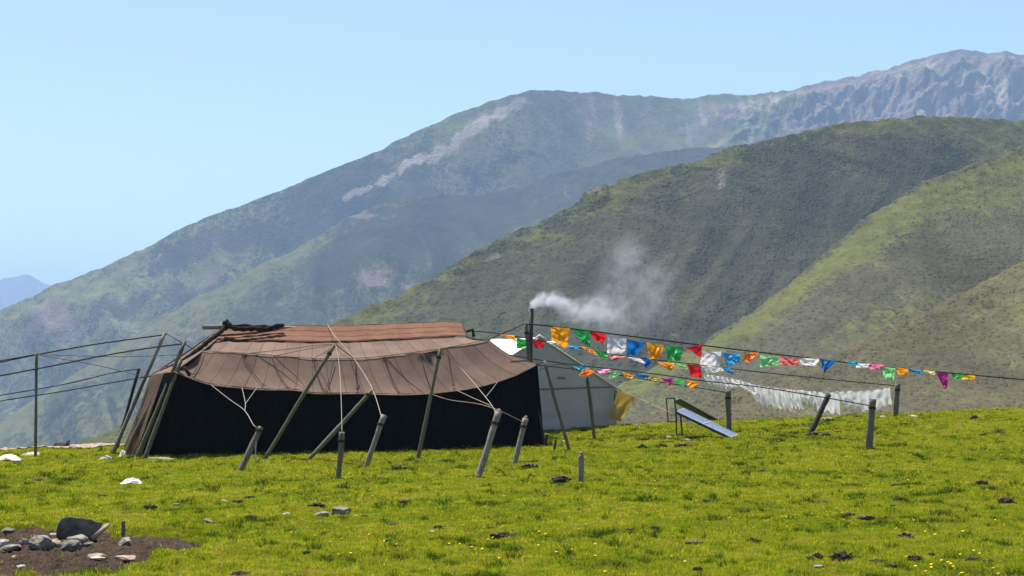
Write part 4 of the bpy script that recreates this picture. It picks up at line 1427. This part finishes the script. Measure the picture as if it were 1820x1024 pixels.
ORD = ['first', 'second', 'third', 'fourth', 'fifth', 'sixth', 'seventh', 'eighth', 'ninth', 'tenth', 'eleventh', 'twelfth', 'thirteenth', 'fourteenth', 'fifteenth', 'sixteenth', 'seventeenth', 'eighteenth', 'nineteenth', 'twentieth',
       'twenty-first', 'twenty-second', 'twenty-third', 'twenty-fourth', 'twenty-fifth']
up = [('orange', 'large orange square', (979.5, 580), (1013, 583.5), (1007, 620), (980.5, 604)), ('green', 'green folded', (1016, 585), (1047.5, 588), (1050.5, 617.5), (1041, 613)), ('red', 'red drooping', (1047.5, 588), (1079.5, 595), (1071, 611), (1053.7, 601.4)),
      ('white', 'sheer white square', (1080.3, 597), (1113, 602), (1111.5, 630), (1079, 628.6)), ('blue', 'deep blue square', (1114.5, 603), (1146, 608), (1133, 632), (1114.5, 632)), ('orange', 'orange creased', (1149, 608), (1180.4, 613), (1173.8, 636), (1156, 638)),
      ('green', 'bright green square', (1183.3, 614), (1214.8, 617), (1208, 642.5), (1185.5, 641.8)), ('red', 'red kite-shaped', (1215.5, 618.3), (1249, 611.5), (1245, 636.6), (1232, 626)), ('white', 'sheer white', (1249.4, 624), (1282, 625), (1279, 651), (1244.7, 648.5)),
      ('lightblue', 'light blue', (1283, 626), (1316.5, 629), (1313, 645), (1293, 651)), ('deeporange', 'deep orange fluttering', (1319, 629), (1350, 625), (1340, 639), (1326, 646)), ('palegreen', 'pale green', (1351, 631), (1386, 634), (1383.7, 649), (1351, 652)),
      ('pinkred', 'pale red', (1387, 634), (1419.7, 636), (1418, 651.5), (1384.5, 647.7)), ('purewhite', 'white rippling', (1421, 636), (1456.4, 638), (1451, 651.5), (1422, 647)), ('blue', 'dark blue triangular', (1458, 637), (1488.4, 641), (1466.5, 662), (1463.4, 661.7)),
      ('teal', 'small teal', (1502, 641), (1527.7, 643.5), (1521.4, 650), (1512, 649)), ('purewhite', 'small whitish', (1522, 645.3), (1545.6, 647), (1542.5, 653), (1521.4, 654)), ('pink', 'pink', (1545.6, 646), (1570.6, 649), (1567.5, 655), (1547, 657)),
      ('palegreen', 'hanging pale green', (1569, 651), (1591.7, 654), (1588, 676.5), (1569, 672.7)), ('orange', 'small orange', (1592.5, 653), (1615, 656), (1610.5, 671), (1597, 665.6)), ('lightblue', 'small light blue', (1612, 655), (1638.6, 658), (1634.7, 666), (1617.5, 660)),
      ('paleyellow', 'pale yellow', (1638.6, 657.5), (1662, 660), (1661, 667), (1645.6, 662)), ('magenta', 'long magenta', (1662.8, 660.5), (1685.5, 663), (1683, 692), (1677, 690.6)), ('green', 'small dark green', (1689.4, 663.5), (1711, 665.5), (1706.6, 674), (1694, 671.5)),
      ('yellow', 'last yellow', (1711, 666), (1733, 668), (1733, 674), (1709, 675))]
for i, (c, d, *q) in enumerate(up):
    flag(q, DU(q[0][0]) - .01, c, '%s flag, %s from the left on the topmost line' % (d, ORD[i]), 'flags on the topmost line')
mdf = [('orange', 'orange-yellow windblown', (884, 593.5), (914, 596), (918, 607), (897, 598)), ('green', 'green square', (918, 600.5), (940, 604), (944, 620), (918, 619.5)), ('red', 'red rolled', (940.5, 602.5), (968, 608), (965, 619), (952, 618)),
       ('purewhite', 'white streaming', (969, 608), (983, 605), (996, 615), (982, 613)), ('lightblue', 'blue billowing', (1008.5, 614), (1032, 616), (1025.6, 621.5), (1013, 620)), ('orange', 'orange twisted', (1032.5, 615), (1055, 622), (1064, 633), (1036, 621)),
       ('green', 'green drooping', (1056.6, 621), (1080, 629), (1079, 639), (1064, 631.5)), ('pinkred', 'pale red rolled', (1081.5, 631), (1113.7, 633), (1090, 642), (1084.5, 637)), ('purewhite', 'white twisted', (1113.7, 634), (1137, 636.5), (1149, 647), (1125.5, 640)),
       ('blue', 'deep blue crumpled', (1143.8, 633), (1162, 642), (1149, 653.5), (1143, 649)), ('orange', 'yellow-orange curled', (1166.5, 642), (1192, 644.5), (1201, 651), (1189, 660)), ('palegreen', 'pale green curled', (1193, 644.5), (1210.4, 646), (1225, 656.4), (1206, 652)),
       ('red', 'large red', (1220.7, 647), (1244.8, 649), (1247.8, 673), (1228, 668)), ('purewhite', 'white bunched', (1246, 650), (1279, 652), (1287, 659), (1256, 663)), ('lightblue', 'light blue curling', (1278, 652), (1298, 654.5), (1308, 667), (1302, 666))]
for i, (c, d, *q) in enumerate(mdf):
    flag(q, DM(q[0][0]) - .01, c, '%s flag, %s from the left on the middle line' % (d, ORD[i]), 'flags on the middle line')
lo = [('teal', 'teal', (1016, 650), (1042, 651), (1039, 661), (1026, 656)), ('deeporange', 'deep orange', (1039, 653), (1058, 660), (1045, 668), (1029, 668)), ('pink', 'pink curled', (1059.5, 659), (1084.5, 653.5), (1083, 663), (1067, 664.5)),
      ('palegreen', 'green', (1084.5, 658), (1105, 661), (1096, 671), (1083, 672.5)), ('orange', 'orange', (1105.7, 661), (1129, 667), (1122.5, 675), (1108, 668)), ('blue', 'blue', (1130, 664), (1154, 667), (1151, 674), (1131, 670)),
      ('olive', 'olive yellow', (1154, 668), (1172, 670), (1171.6, 678.4), (1153, 675.5)), ('magenta', 'magenta triangular', (1172, 670.5), (1198.7, 672.5), (1190.6, 687), (1184, 681)), ('green', 'crumpled green', (1199.4, 674), (1216, 676), (1214.8, 687), (1206, 683)),
      ('orange', 'orange rounded', (1220.7, 675), (1244, 678.5), (1231, 692), (1222, 686))]
for i, (c, d, *q) in enumerate(lo):
    D = (DL(q[0][0]) + D4(q[0][0])) / 2
    flag(q, D, c, '%s flag, %s from the left on the lowest flag line' % (d, ORD[i]), 'flags on the lowest line', 0.04)
CM['ochre'] = cloth('ochre_cloth', (0.50, 0.33, 0.06), 0.35, .6, .2, 6)
CM['deepgreen'] = cloth('deep_green_cloth', (0.02, 0.20, 0.09), 0.3, .6, .2, 6)
flag([(1098, 693), (1129, 706), (1103, 749), (1085, 741)], WER.y - .45, 'ochre', 'large ochre yellow cloth hanging from the guy rope of the white tent', None, .05, name='hanging_cloth', cat='cloth')
flag([(1091, 692), (1101, 696), (1096, 712), (1091, 720)], WER.y - .32, 'deepgreen', 'narrow dark green cloth hanging behind the ochre one at the eave', None, .03, name='hanging_cloth', cat='cloth')

# white gauze cloths on the low line
GZ = bpy.data.materials.new('white_gauze')
GZ.use_nodes = True
nt = GZ.node_tree
b_ = nt.nodes["Principled BSDF"]
b_.inputs['Base Color'].default_value = (.86, .82, .81, 1)
b_.inputs['Roughness'].default_value = .7
b_.inputs['Specular IOR Level'].default_value = .2
tr_ = N(nt, "ShaderNodeBsdfTranslucent"); tr_.inputs[0].default_value = (.80, .75, .73, 1)
m1 = N(nt, "ShaderNodeMixShader", i_0=.4)
tp_ = N(nt, "ShaderNodeBsdfTransparent")
m2 = N(nt, "ShaderNodeMixShader", i_0=.12)
nt.links.new(b_.outputs[0], m1.inputs[1]); nt.links.new(tr_.outputs[0], m1.inputs[2])
nt.links.new(m1.outputs[0], m2.inputs[1]); nt.links.new(tp_.outputs[0], m2.inputs[2])
nt.links.new(m2.outputs[0], nt.nodes["Material Output"].inputs[0])
WL = [(1248, 664), (1280, 668), (1310, 674), (1340, 682), (1380, 689), (1430, 693), (1475, 697), (1510, 694), (1545, 693), (1586, 687), (1596, 684)]
DW = lambda x: 41.2 + (x - 1248) / 348 * (PX['P4'][-1].y - 41.3)
rope(mk(WL, DW), .010, 'rope_light', 'pale washing line that carries the white gauze cloths', GF)


def gauze(xa, xb, drop_a, drop_b, label, lean=8, pleats=5):
    n, k = 15, 36
    s = rnd.uniform(0, 40)
    rows = []
    for j in range(n):
        v = j / (n - 1)
        rr = []
        for i in range(k):
            u = i / (k - 1)
            x = xa + (xb - xa) * u
            y0 = interp(WL, x)
            dr = drop_a + (drop_b - drop_a) * u + 4 * float(noise(u * 5 + s, 2.2, s)) + 2.5 * math.sin(u * pleats * 6.28 + s)
            d = DW(x) + (0.015 + 0.045 * v) * math.sin(u * pleats * 2 * math.pi + s + 1.5 * v + 3.5 * float(noise(u * 2.2 + s, v * .8, 5.5))) + .03 * float(noise(u * 6, v * 3, s))
            rr.append(P(x + lean * v * v + 2.0 * v * float(noise(u * 3, v * 2 + s, 4.4)), y0 + dr * v, d))
        rows.append(rr)
    o = sheet('gauze_cloth', np.array(rows, float), GZ)
    tag(o, label, 'cloth', 'white gauze cloths on the low line')


for xa, xb, da, db, ln, pl, lab in ((1250, 1275, 18, 18, 12, 3, 'bunched white gauze cloth blowing over at the left end of the washing line'), (1268, 1300, 22, 18, 16, 4, 'second white gauze cloth, twisted above the solar panel post'),
                                    (1296, 1330, 16, 26, 20, 4, 'third white gauze cloth, dragged sideways by the wind'), (1328, 1352, 34, 38, 16, 3, 'fourth white gauze cloth with a long dangling corner'),
                                    (1350, 1374, 34, 37, 9, 3, 'fifth white gauze cloth, hanging in narrow pleats'), (1372, 1398, 36, 37, 8, 3, 'sixth white gauze cloth, pleated, left of the dark leaning post'),
                                    (1396, 1422, 34, 36, 8, 4, 'seventh white gauze cloth, its hem in points'), (1420, 1452, 22, 26, 8, 3, 'eighth white gauze cloth, shorter, just left of the leaning post'),
                                    (1450, 1492, 34, 40, 2, 3, 'ninth white gauze cloth, the longest, behind the leaning post'), (1488, 1530, 22, 36, 8, 3, 'tenth white gauze cloth, grey in its folds, left of the thick post'),
                                    (1528, 1582, 36, 32, 4, 4, 'last white gauze cloth, brightest, beside the farthest right post')):
    gauze(xa, xb, da, db, lab, ln, pl)


# ------------------------------------------------------------------ solar panels
MAT['cell'] = None
def cell_mat():
    m, nt, no, li, b = new_mat('solar_cells')
    uvn = N(nt, "ShaderNodeUVMap")
    sp = N(nt, "ShaderNodeSeparateXYZ"); li.new(uvn.outputs[0], sp.inputs[0])
    def grid(o, k, w):
        return math_n(nt, 'LESS_THAN', math_n(nt, 'FRACT', math_n(nt, 'MULTIPLY', o, k)), w)
    ln = math_n(nt, 'MULTIPLY', math_n(nt, 'MAXIMUM', grid(sp.outputs[0], 10, .03), math_n(nt, 'MAXIMUM', grid(sp.outputs[1], 6, .03), grid(sp.outputs[0], 2, .02))), .5)
    li.new(mix(nt, ln, (0.10, 0.12, 0.17), (0.4, 0.42, 0.46)), b.inputs['Base Color'])
    b.inputs['Roughness'].default_value = .16
    b.inputs['Specular IOR Level'].default_value = 1.0
    b.inputs['Coat Weight'].default_value = 1.0
    b.inputs['Coat Roughness'].default_value = .05
    return m
MAT['cell'] = cell_mat()


def solar(nb, ntp, fb, ft, label, legs):
    """four corners: low near, high near, low far, high far"""
    e = empty('solar_panel', tuple(nb))
    tag(e, label, 'solar panel', 'solar panels on the grass')
    depth = ft - ntp
    nrm = (nb - ntp).cross(depth).normalized()
    if nrm.z < 0: nrm = -nrm
    th = .035
    MB().box8([ntp, nb, fb, ft, ntp - nrm * th, nb - nrm * th, fb - nrm * th, ft - nrm * th]).build('panel_back', MAT['black_metal'], e, False)
    q = lambda u, v: ntp.lerp(nb, u).lerp(ft.lerp(fb, u), v) + nrm * .004
    V = np.array([q(.015, .03), q(.985, .03), q(.985, .97), q(.015, .97)], float)
    mesh_np('cells', V, np.array([[0, 1, 2, 3]]), MAT['cell'], e, False, None, np.array([[0, 0], [1, 0], [1, 1], [0, 1]]))
    mb = MB()
    up = nrm * .006
    for a, b in ((ntp, nb), (nb, fb), (fb, ft), (ft, ntp), (q(.5, 0), q(.5, 1))):
        mb.bar(a + up * .5, b + up * .5, .02, .02)
    mb.build('rim', MAT['alu'], e, False)
    for (lt, lb) in legs:
        lbz = Vector((lb.x, lb.y, gz(lb.x, lb.y) - .03))
        MB().bar(lt, lbz, .035).build('leg', MAT['black_metal'], e, False)
    bs = [Vector((lb.x, lb.y, gz(lb.x, lb.y) + .05)) for _, lb in legs]
    if len(bs) > 1: MB().bar(bs[0], bs[1], .03).build('crossbar', MAT['black_metal'], e, False)
    MB().bar(legs[0][0], legs[1][0], .035).build('top_bar', MAT['black_metal'], e, False)
    MB().tube([ntp - nrm * .05, nb - nrm * .05], .018, 6).build('side_rail', MAT['black_metal'], e)
    return e


lb = at(1203, 778)
nb = P(1299, 777, at(1301, 779).y)
solar(nb, P(1202, 731, lb.y), P(1311.5, 773.2, nb.y + .42), P(1216, 726.5, lb.y + .42), 'nearer solar panel, its pale bluish glass lit, propped on a dark frame',
      [(P(1201, 729, lb.y), lb), (P(1209, 730, lb.y + .3), at(1213, 775))])
lbB = at(1188, 748)
dB = lbB.y
solar(P(1276, 745, dB + .25), P(1207, 707.5, dB), P(1262, 748, dB + .75), P(1198, 713, dB + .45), 'farther solar panel showing its dark underside behind the bright one',
      [(P(1184, 708, dB), lbB), (P(1199, 708, dB + .02), at(1203, 750))])
rope([P(1222, 752, lb.y + .3), P(1224, 768, lb.y + .2), at(1232, 777) + Vector((0, 0, .02)), at(1245, 776) + Vector((0, 0, .02))], .006, 'rope_dark', 'thin black cable hanging from the back of the nearer solar panel', None, name='cable')


# ------------------------------------------------------------------ stones, clods and odds and ends
def rock_mesh(name, dims, seed, cuts=9, rough=.16, sub=3, block=0, freq=1.6):
    r = random.Random(seed)
    bm = bmesh.new()
    bmesh.ops.create_icosphere(bm, subdivisions=sub, radius=1)
    co = np.array([v.co[:] for v in bm.verts])
    if block:
        co = co / (np.abs(co) ** block).sum(1)[:, None] ** (1.0 / block)
    for _ in range(cuts):
        nrm = Vector((r.uniform(-1, 1), r.uniform(-1, 1), r.uniform(-.6, 1))).normalized()
        lim = r.uniform(.62, .9)
        d = co @ np.array(nrm)
        over = np.maximum(d - lim, 0)
        co -= over[:, None] * np.array(nrm)[None, :] * .92
    co *= (1 + rough * fbm(co[:, 0] * freq + seed, co[:, 1] * freq, co[:, 2] * freq, 4))[:, None]
    co *= np.array(dims)[None, :]
    for v, c in zip(bm.verts, co): v.co = c
    me = bpy.data.meshes.new(name)
    bm.to_mesh(me); bm.free()
    for p in me.polygons: p.use_smooth = rough > .2
    return me


def lump(px, py, w, h, kind, label, cat, group=None, name=None, depth=None, sink=.25, seed=None, tilt=0, block=3.2):
    p = at(px, py)
    s = p.y / F
    W_, H_ = w * s / 2, h * s
    Dp = depth or max(W_ * .8, .05)
    seed = seed if seed is not None else int(px * 7 + py)
    nm = name or ('stone' if kind.startswith('stone') else 'dung_clod')
    if kind.startswith('stone'):
        me = rock_mesh(nm, (W_ * .96, Dp, H_ * .56), seed, 11, .13, 4, block)
    else:
        me = rock_mesh(nm, (W_ * 1.05, Dp, H_ * .58), seed, 3, .75, 4, 0, 2.6)
    me.materials.append(MAT[kind])
    o = bpy.data.objects.new(nm, me)
    o.location = (p.x, p.y + Dp * .4, p.z + H_ * .22)
    o.rotation_euler = (0, tilt, 0)
    C.objects.link(o)
    return tag(o, label, cat, group)


GS = 'stones lying round the bare soil'
for a in ((68, 976, 47, 27, 'stone', 'rounded grey boulder at the left of the bare soil', .25, 0),
          (134, 962, 46, 22, 'stone', 'grey boulder with a pale lit top right below the big slab', .2, 0), (124, 976, 36, 24, 'stone_dark', 'dark boulder in front of the pale topped one', .2, 0),
          (222, 966, 26, 15, 'stone', 'small round stone below the stub post', .12, 0), (21, 976, 42, 10, 'stone', 'flat pale slab lying low at the left edge of the soil', .12, 0), (3, 971, 18, 14, 'stone_pale', 'light stone cut by the left edge of the photo', .1, 0),
          (13, 949, 23, 10, 'stone_dark', 'dark stone at the far back left of the soil', .1, 0), (96, 951, 19, 6, 'stone_pale', 'thin pale stone left of the big slab', .06, 0), (41, 970, 17, 14, 'stone_dark', 'small dark stone tucked behind the rounded boulder', .08, .5),
          (171, 993, 36, 14, 'stone_pink', 'pale brown rock with a lit top at the front of the soil', .14, 0), (171, 998, 33, 5, 'stone_pale', 'thin flat slab just in front of the pale brown rock', .08, 0), (220, 995, 42, 8, 'stone_pink', 'flat pinkish slab at the front right of the soil', .1, .03),
          (36, 1003, 18, 5, 'stone_pale', 'small pale flat stone at the near left of the soil', .05, 0), (25, 991, 9, 4, 'stone_pale', 'tiny pale pebble on the soil left of centre', .03, 0), (99, 970, 22, 13, 'stone_pink', 'brownish stone wedged between the two boulders', .1, .4),
          (156, 966, 20, 6, 'stone_dark', 'low dark stone right of the dark boulder', .08, 0)):
    px, py, w, h, k, lab, dep, tl = a
    lump(px, py, w, h, k, lab, 'stone', GS, depth=dep, tilt=tl)
GM = 'stones lying in the meadow'
for a in ((370, 929, 19, 12, 'stone', 'lone grey stone in the grass right of the bare soil'), (315, 897, 18, 6, 'stone', 'flat blue grey stone in the grass behind the bare soil'), (510, 918, 15, 7, 'stone_pale', 'small block-shaped pale stone left of the pair of leaning rocks'),
          (571, 919, 28, 15, 'stone', 'left one of the pair of leaning rocks in the middle foreground'), (607, 916, 36, 19, 'stone', 'right and larger one of the pair of leaning rocks in the middle foreground'),
          (632, 916, 12, 4, 'stone_pale', 'low pale stone at the right of the pair of leaning rocks'), (398, 891, 13, 4, 'stone_pale', 'left one of two small whitish stones in the grass'), (422, 893, 15, 4, 'stone_pale', 'right one of two small whitish stones in the grass'),
          (1622, 741, 25, 6, 'stone_pale', 'pale flat stone near the crest right of the farthest post'), (1570, 743, 14, 4, 'stone_pale', 'small pale stone just left of the farthest right post'), (1472, 749, 24, 6, 'stone', 'flat grey stone behind the dark leaning post'),
          (1189, 780, 14, 5, 'stone_pale', 'white stone at the left foot of the nearer solar panel'), (1222, 783, 16, 6, 'stone', 'grey stone at the right foot of the nearer solar panel'), (1003, 787, 10, 6, 'stone_pale', 'white stone left of the foot of the pole that leans left'),
          (767, 949, 12, 5, 'stone', 'small grey stone in the middle foreground grass'), (915, 848, 11, 6, 'stone_dark', 'small dark stone between the pale peg and the lone peg'), (1652, 761, 14, 5, 'stone_pink', 'small brown stone right of the thick post'),
          (1133, 757, 12, 5, 'stone', 'small stone on the crest right of the white tent'), (285, 818, 50, 7, 'stone', 'long flat grey stone before the left foot of the black tent')):
    px, py, w, h, k, lab = a
    lump(px, py, w, h, k, lab, 'stone', GM)
GD = 'dung clods scattered over the meadow'
for a in ((898, 958, 36, 13, 'dung', 'largest dark dung clod in the lower middle of the meadow'), (1496, 997, 32, 18, 'dung', 'tall black dung heap near the lower right edge of the photo'), (1453, 996, 14, 10, 'dung', 'round black dung ball left of the tall heap'),
          (1441, 999, 10, 7, 'dung', 'small black dung ball at the far left of the tall heap'), (1455, 1006, 24, 7, 'stone', 'flat grey stone in front of the black dung ball'), (1790, 896, 25, 11, 'dung', 'dark dung clod near the right edge, level with the lone rocks'),
          (998, 857, 32, 11, 'dung', 'dark dung clod beside the lone pointed peg'), (1470, 775, 22, 9, 'dung', 'dark dung clod at the foot of the dark leaning post'), (265, 904, 23, 8, 'dung', 'dark dung clod in the grass behind the stub post')):
    px, py, w, h, k, lab = a
    lump(px, py, w, h, k, lab, 'dung' if k == 'dung' else 'stone', GD if k == 'dung' else GM)
small = [(222, 909, 9, 5), (445, 888, 17, 5), (447, 923, 20, 5), (421, 893, 18, 6), (444, 888, 14, 5), (563, 902, 22, 6), (698, 933, 16, 5), (781, 939, 18, 7), (877, 938, 18, 6), (711, 835, 22, 7), (721, 894, 20, 7), (30, 826, 12, 3), (942, 832, 26, 8),
         (1446, 774, 20, 6), (1141, 799, 15, 8), (1213, 796, 24, 6), (1175, 797, 20, 5), (1733, 744, 14, 7), (1626, 995, 20, 10), (1612, 958, 26, 11), (1600, 890, 21, 7), (1594, 866, 18, 6), (1745, 863, 20, 7), (1511, 915, 14, 6), (1534, 919, 30, 7),
         (1341, 966, 22, 8), (1729, 1001, 20, 8), (1752, 1000, 26, 7), (1561, 1000, 24, 5), (1256, 891, 12, 5), (1464, 896, 16, 5), (1357, 841, 14, 6), (1701, 960, 20, 5), (120, 852, 16, 4), (64, 852, 20, 4), (429, 1022, 30, 9), (1232, 966, 26, 6),
         (1120, 937, 18, 6), (1163, 939, 16, 6), (730, 790, 6, 3), (1585, 902, 10, 4), (1660, 865, 10, 4), (1780, 768, 14, 4), (1750, 775, 14, 4), (1545, 769, 12, 4), (648, 922, 9, 5), (575, 950, 9, 5), (690, 966, 10, 4), (960, 880, 8, 4), (1030, 905, 8, 4),
         (1241, 1014, 14, 6), (1588, 1012, 10, 5), (1700, 1017, 14, 6), (1657, 985, 8, 6), (480, 857, 16, 4), (355, 870, 12, 4), (180, 880, 14, 4), (790, 905, 14, 4), (835, 974, 12, 4), (545, 985, 12, 5)]
for i, (px, py, w, h) in enumerate(small):
    lump(px, py, w, h, 'dung' if i % 3 else 'dung_brown', 'small dark crumb of dung half sunk in the short grass', 'dung', 'small dung crumbs in the grass')

def standing_slab():
    D = at(140, 953).y
    out = [(100, 957), (101, 940), (104, 928), (110, 921), (120, 918), (132, 919), (146, 921), (160, 924), (170, 928), (181, 929), (177, 938), (172, 949), (170, 957)]
    n = len(out)
    bm = bmesh.new()
    fr = [bm.verts.new(P(x, y, D)) for x, y in out]
    bk = [bm.verts.new(P(x + rnd.uniform(-2, 2), y + 1.5, D + .16)) for x, y in out]
    bm.faces.new(fr); bm.faces.new(bk[::-1])
    for i in range(n):
        bm.faces.new((fr[i], bk[i], bk[(i + 1) % n], fr[(i + 1) % n]))
    bmesh.ops.recalc_face_normals(bm, faces=bm.faces)
    bmesh.ops.bevel(bm, geom=bm.edges[:], offset=.018, segments=2, affect='EDGES', profile=.6)
    bmesh.ops.triangulate(bm, faces=bm.faces)
    bmesh.ops.subdivide_edges(bm, edges=bm.edges[:], cuts=2, use_grid_fill=True)
    co = np.array([v.co[:] for v in bm.verts])
    k = fbm(co[:, 0] * 5, co[:, 1] * 5, co[:, 2] * 5, 4)
    for v, q in zip(bm.verts, k): v.co.y += .03 * q; v.co.z += .012 * q
    me = bpy.data.meshes.new('stone')
    bm.to_mesh(me); bm.free()
    me.materials.append(MAT['stone_dark'])
    o = bpy.data.objects.new('stone', me)
    C.objects.link(o)
    tag(o, 'largest dark slab standing on edge at the back of the bare soil', 'stone', GS)


standing_slab()
# stub post, leaning board
pole('stub_post', at(219, 953), (219, 926), .035, .032, MAT['wood'], 'short square stub post standing in the bare soil', 'post', None, .005, 4, .05)
bp = at(163, 953)
bp.y -= .04
tpb = P(191, 932, bp.y + .02)
tag(MB().slab(bp + Vector((0, 0, .0)), bp + Vector((.075, -.03, .0)), tpb + Vector((.05, 0, .0)), tpb, .03).build('board', MAT['stone_pink']), 'pale weathered board leaning on the right end of the big slab', 'board')


def crumple(px, py, w, h, label, cat, mat, name):
    p = at(px, py)
    s = p.y / F
    k = 26
    rows = []
    sd = px * .37
    for j in range(k):
        v = j / (k - 1) * 2 - 1
        rr = []
        for i in range(k):
            u = i / (k - 1) * 2 - 1
            rr_ = math.hypot(u, v)
            x = u * w * s / 2 * (1 + .25 * float(noise(u * 1.5 + sd, v * 1.5, 1)))
            y = v * w * s * .35 * (1 + .25 * float(noise(u * 1.5, v * 1.5 + sd, 6)))
            z = h * s * max(0, 1 - rr_ ** 2 * .9) * (.55 + .8 * float(ridged(u * 1.4 + sd, v * 1.4, 2.0, 3)) * .6)
            rr.append(Vector((p.x + x, p.y + .1 + y, p.z + .005 + max(z, 0))))
        rows.append(rr)
    o = sheet(name, np.array(rows, float), mat)
    sol = o.modifiers.new('thick', 'SOLIDIFY'); sol.thickness = .006
    return tag(o, label, cat)


crumple(232, 860, 38, 8, 'crumpled white plastic bag lying in the grass before the black tent', 'bag', MAT['plastic_white'], 'plastic_bag')
MAT['plastic_cream'] = cloth('cream_plastic_bag', (0.78, 0.70, 0.52), .2, .5, .15)
crumple(14, 819, 44, 8, 'cream coloured sack flattened in the grass at the left edge', 'sack', MAT['plastic_cream'], 'sack')
MAT['rag'] = cloth('pinkish_rag', (0.52, 0.42, 0.36), .1, .8, .2)
crumple(55, 810, 34, 5, 'dull pinkish rag lying at the foot of the lone left post', 'rag', MAT['rag'], 'rag')
crumple(186, 816, 24, 5, 'pale beige rag in the grass at the foot of the long grey pole', 'rag', MAT['rag'], 'rag')
crumple(217, 812, 14, 9, 'white scrap tucked under the left corner of the black tent', 'rag', MAT['plastic_white'], 'rag')


def cairn():
    # stony track along the left crest
    xs = np.linspace(-15.5, -9.5, 140)
    rows = []
    for j in range(10):
        q = j / 9
        yy = 40.2 + q * 1.7 + .25 * noise(xs * .9, j * .1, 3.3)
        rows.append(np.stack([xs, yy, ground(xs, yy) + .02 + .035 * np.abs(noise(xs * 6, yy * 6, 2.2))], -1))
    o = sheet('stony_track', np.array(rows), MAT['stone_pink'])
    tag(o, kind='structure')
    for i in range(30):
        x = rnd.uniform(-13.2, -9.6); y = rnd.uniform(40.3, 41.7)
        W_ = rnd.uniform(.03, .09)
        me = rock_mesh('stone', (W_, W_, W_ * .5), 100 + i, 8, .08, 2)
        me.materials.append(MAT['stone_pink'] if i % 2 else MAT['stone_pale'])
        o = bpy.data.objects.new('stone', me)
        o.location = (x, y, gz(x, y) + W_ * .3)
        C.objects.link(o)
        tag(o, 'small broken stone on the stony track along the left crest', 'stone', 'broken stones of the stony track')
    # dark bundle on the crest
    p = at(110, 791)
    p = Vector((P(110, 791, 41).x, 41, 0)); p.z = gz(p.x, p.y)
    e = empty('dark_bundle', tuple(p))
    tag(e, 'dark bundle with an upturned handle lying on the left crest', 'bundle')
    me = rock_mesh('bundle_body', (.22, .14, .085), 77, 3, .4)
    me.materials.append(MAT['dung'])
    o = bpy.data.objects.new('bundle_body', me); o.location = (0, 0, .06); o.parent = e; C.objects.link(o)
    MB().tube([p + Vector((.12, 0, .1)), p + Vector((.17, 0, .17)), p + Vector((.19, 0, .2)), p + Vector((.20, 0, .13))], .014, 6).build('handle', MAT['dark_wood'], e)


cairn()


# ------------------------------------------------------------------ flowers
def build_flowers():
    my = matte('yellow_petals', (0.62, 0.36, 0.005), (0.80, 0.52, 0.008), 60, .7, None, 0, 0)
    ms = matte('flower_stem', (0.05, 0.09, 0.01), (0.08, 0.13, 0.015), 40, .8, None, 0, 0)

    def one(r, h, seed):
        q = random.Random(seed)
        v, f, mi = [], [], []
        lx, ly = q.uniform(-.3, .3) * h, q.uniform(-.3, .3) * h
        w = .0022
        for k in range(3):
            an = k * 2.094
            v += [(math.cos(an) * w, math.sin(an) * w, -.01), (lx + math.cos(an) * w, ly + math.sin(an) * w, h)]
        for k in range(3):
            a, b = k * 2, (k * 2 + 2) % 6
            f.append((a, b, b + 1, a + 1)); mi.append(1)
        tx, ty = q.uniform(-.35, .35), q.uniform(-.6, .1)
        c = len(v)
        v.append((lx, ly, h + r * .25))
        for k in range(10):
            an = k * .6283
            rr = r * (1 if k % 2 else .8)
            x, y = math.cos(an) * rr, math.sin(an) * rr
            v.append((lx + x, ly + y, h + tx * x + ty * y + r * .1))
        for k in range(10):
            f.append((c, c + 1 + k, c + 1 + (k + 1) % 10)); mi.append(0)
        return v, f, mi
    n = 7500
    u = rng.random(n)
    y = (math.sqrt(16.0) + u * (math.sqrt(48.0) - math.sqrt(16.0))) ** 2
    x = (rng.random(n) * 2 - 1) * (0.34 * y + .5)
    dens = sstep(-.1, .55, fbm(x * .45, y * .45, 12.5, 3) + .22 * np.clip(x / 8, -1, 1))
    keep = (rng.random(n) < dens * .9 + .06) & (soil_mask(x, y) < -4) & (y < crest_y(x) + 1)
    # not under the tents
    inside = (y > 35.6 + .27 * (x + 8)) & (x > -9.2) & (x < .9)
    keep &= ~inside
    x, y = x[keep], y[keep]
    order = np.argsort(y)
    x, y = x[order], y[order]
    z = ground(x, y)
    variants = []
    for k in range(6):
        v, f, mi = one(.013 + .003 * (k % 3), .05 + .012 * (k % 4), k)
        me = bpy.data.meshes.new('wildflower')
        me.from_pydata(v, [], f)
        me.materials.append(my); me.materials.append(ms)
        me.polygons.foreach_set('material_index', mi)
        variants.append(me)
    for i in range(min(300, len(x))):
        o = bpy.data.objects.new('wildflower', variants[i % 6])
        o.location = (x[i], y[i], z[i] + .005)
        o.rotation_euler = (0, 0, rnd.uniform(-.6, .6))
        C.objects.link(o)
        tag(o, 'small yellow wildflower on a short stem in the near turf', 'flower', 'yellow wildflowers of the meadow')
    V, Fc, MI = [], [], []
    for i in range(300, len(x)):
        v, f, mi = one(.013 + rnd.random() * .008, .05 + rnd.random() * .035, i)
        b = len(V)
        V += [(p[0] + x[i], p[1] + y[i], p[2] + z[i]) for p in v]
        Fc += [tuple(b + q for q in ff) for ff in f]
        MI += mi
    me = bpy.data.meshes.new('wildflowers')
    me.from_pydata(V, [], Fc)
    me.materials.append(my); me.materials.append(ms)
    me.polygons.foreach_set('material_index', MI)
    o = bpy.data.objects.new('wildflowers', me)
    C.objects.link(o)
    tag(o, 'yellow wildflowers sprinkled over the farther meadow', 'flowers', kind='stuff')


build_flowers()
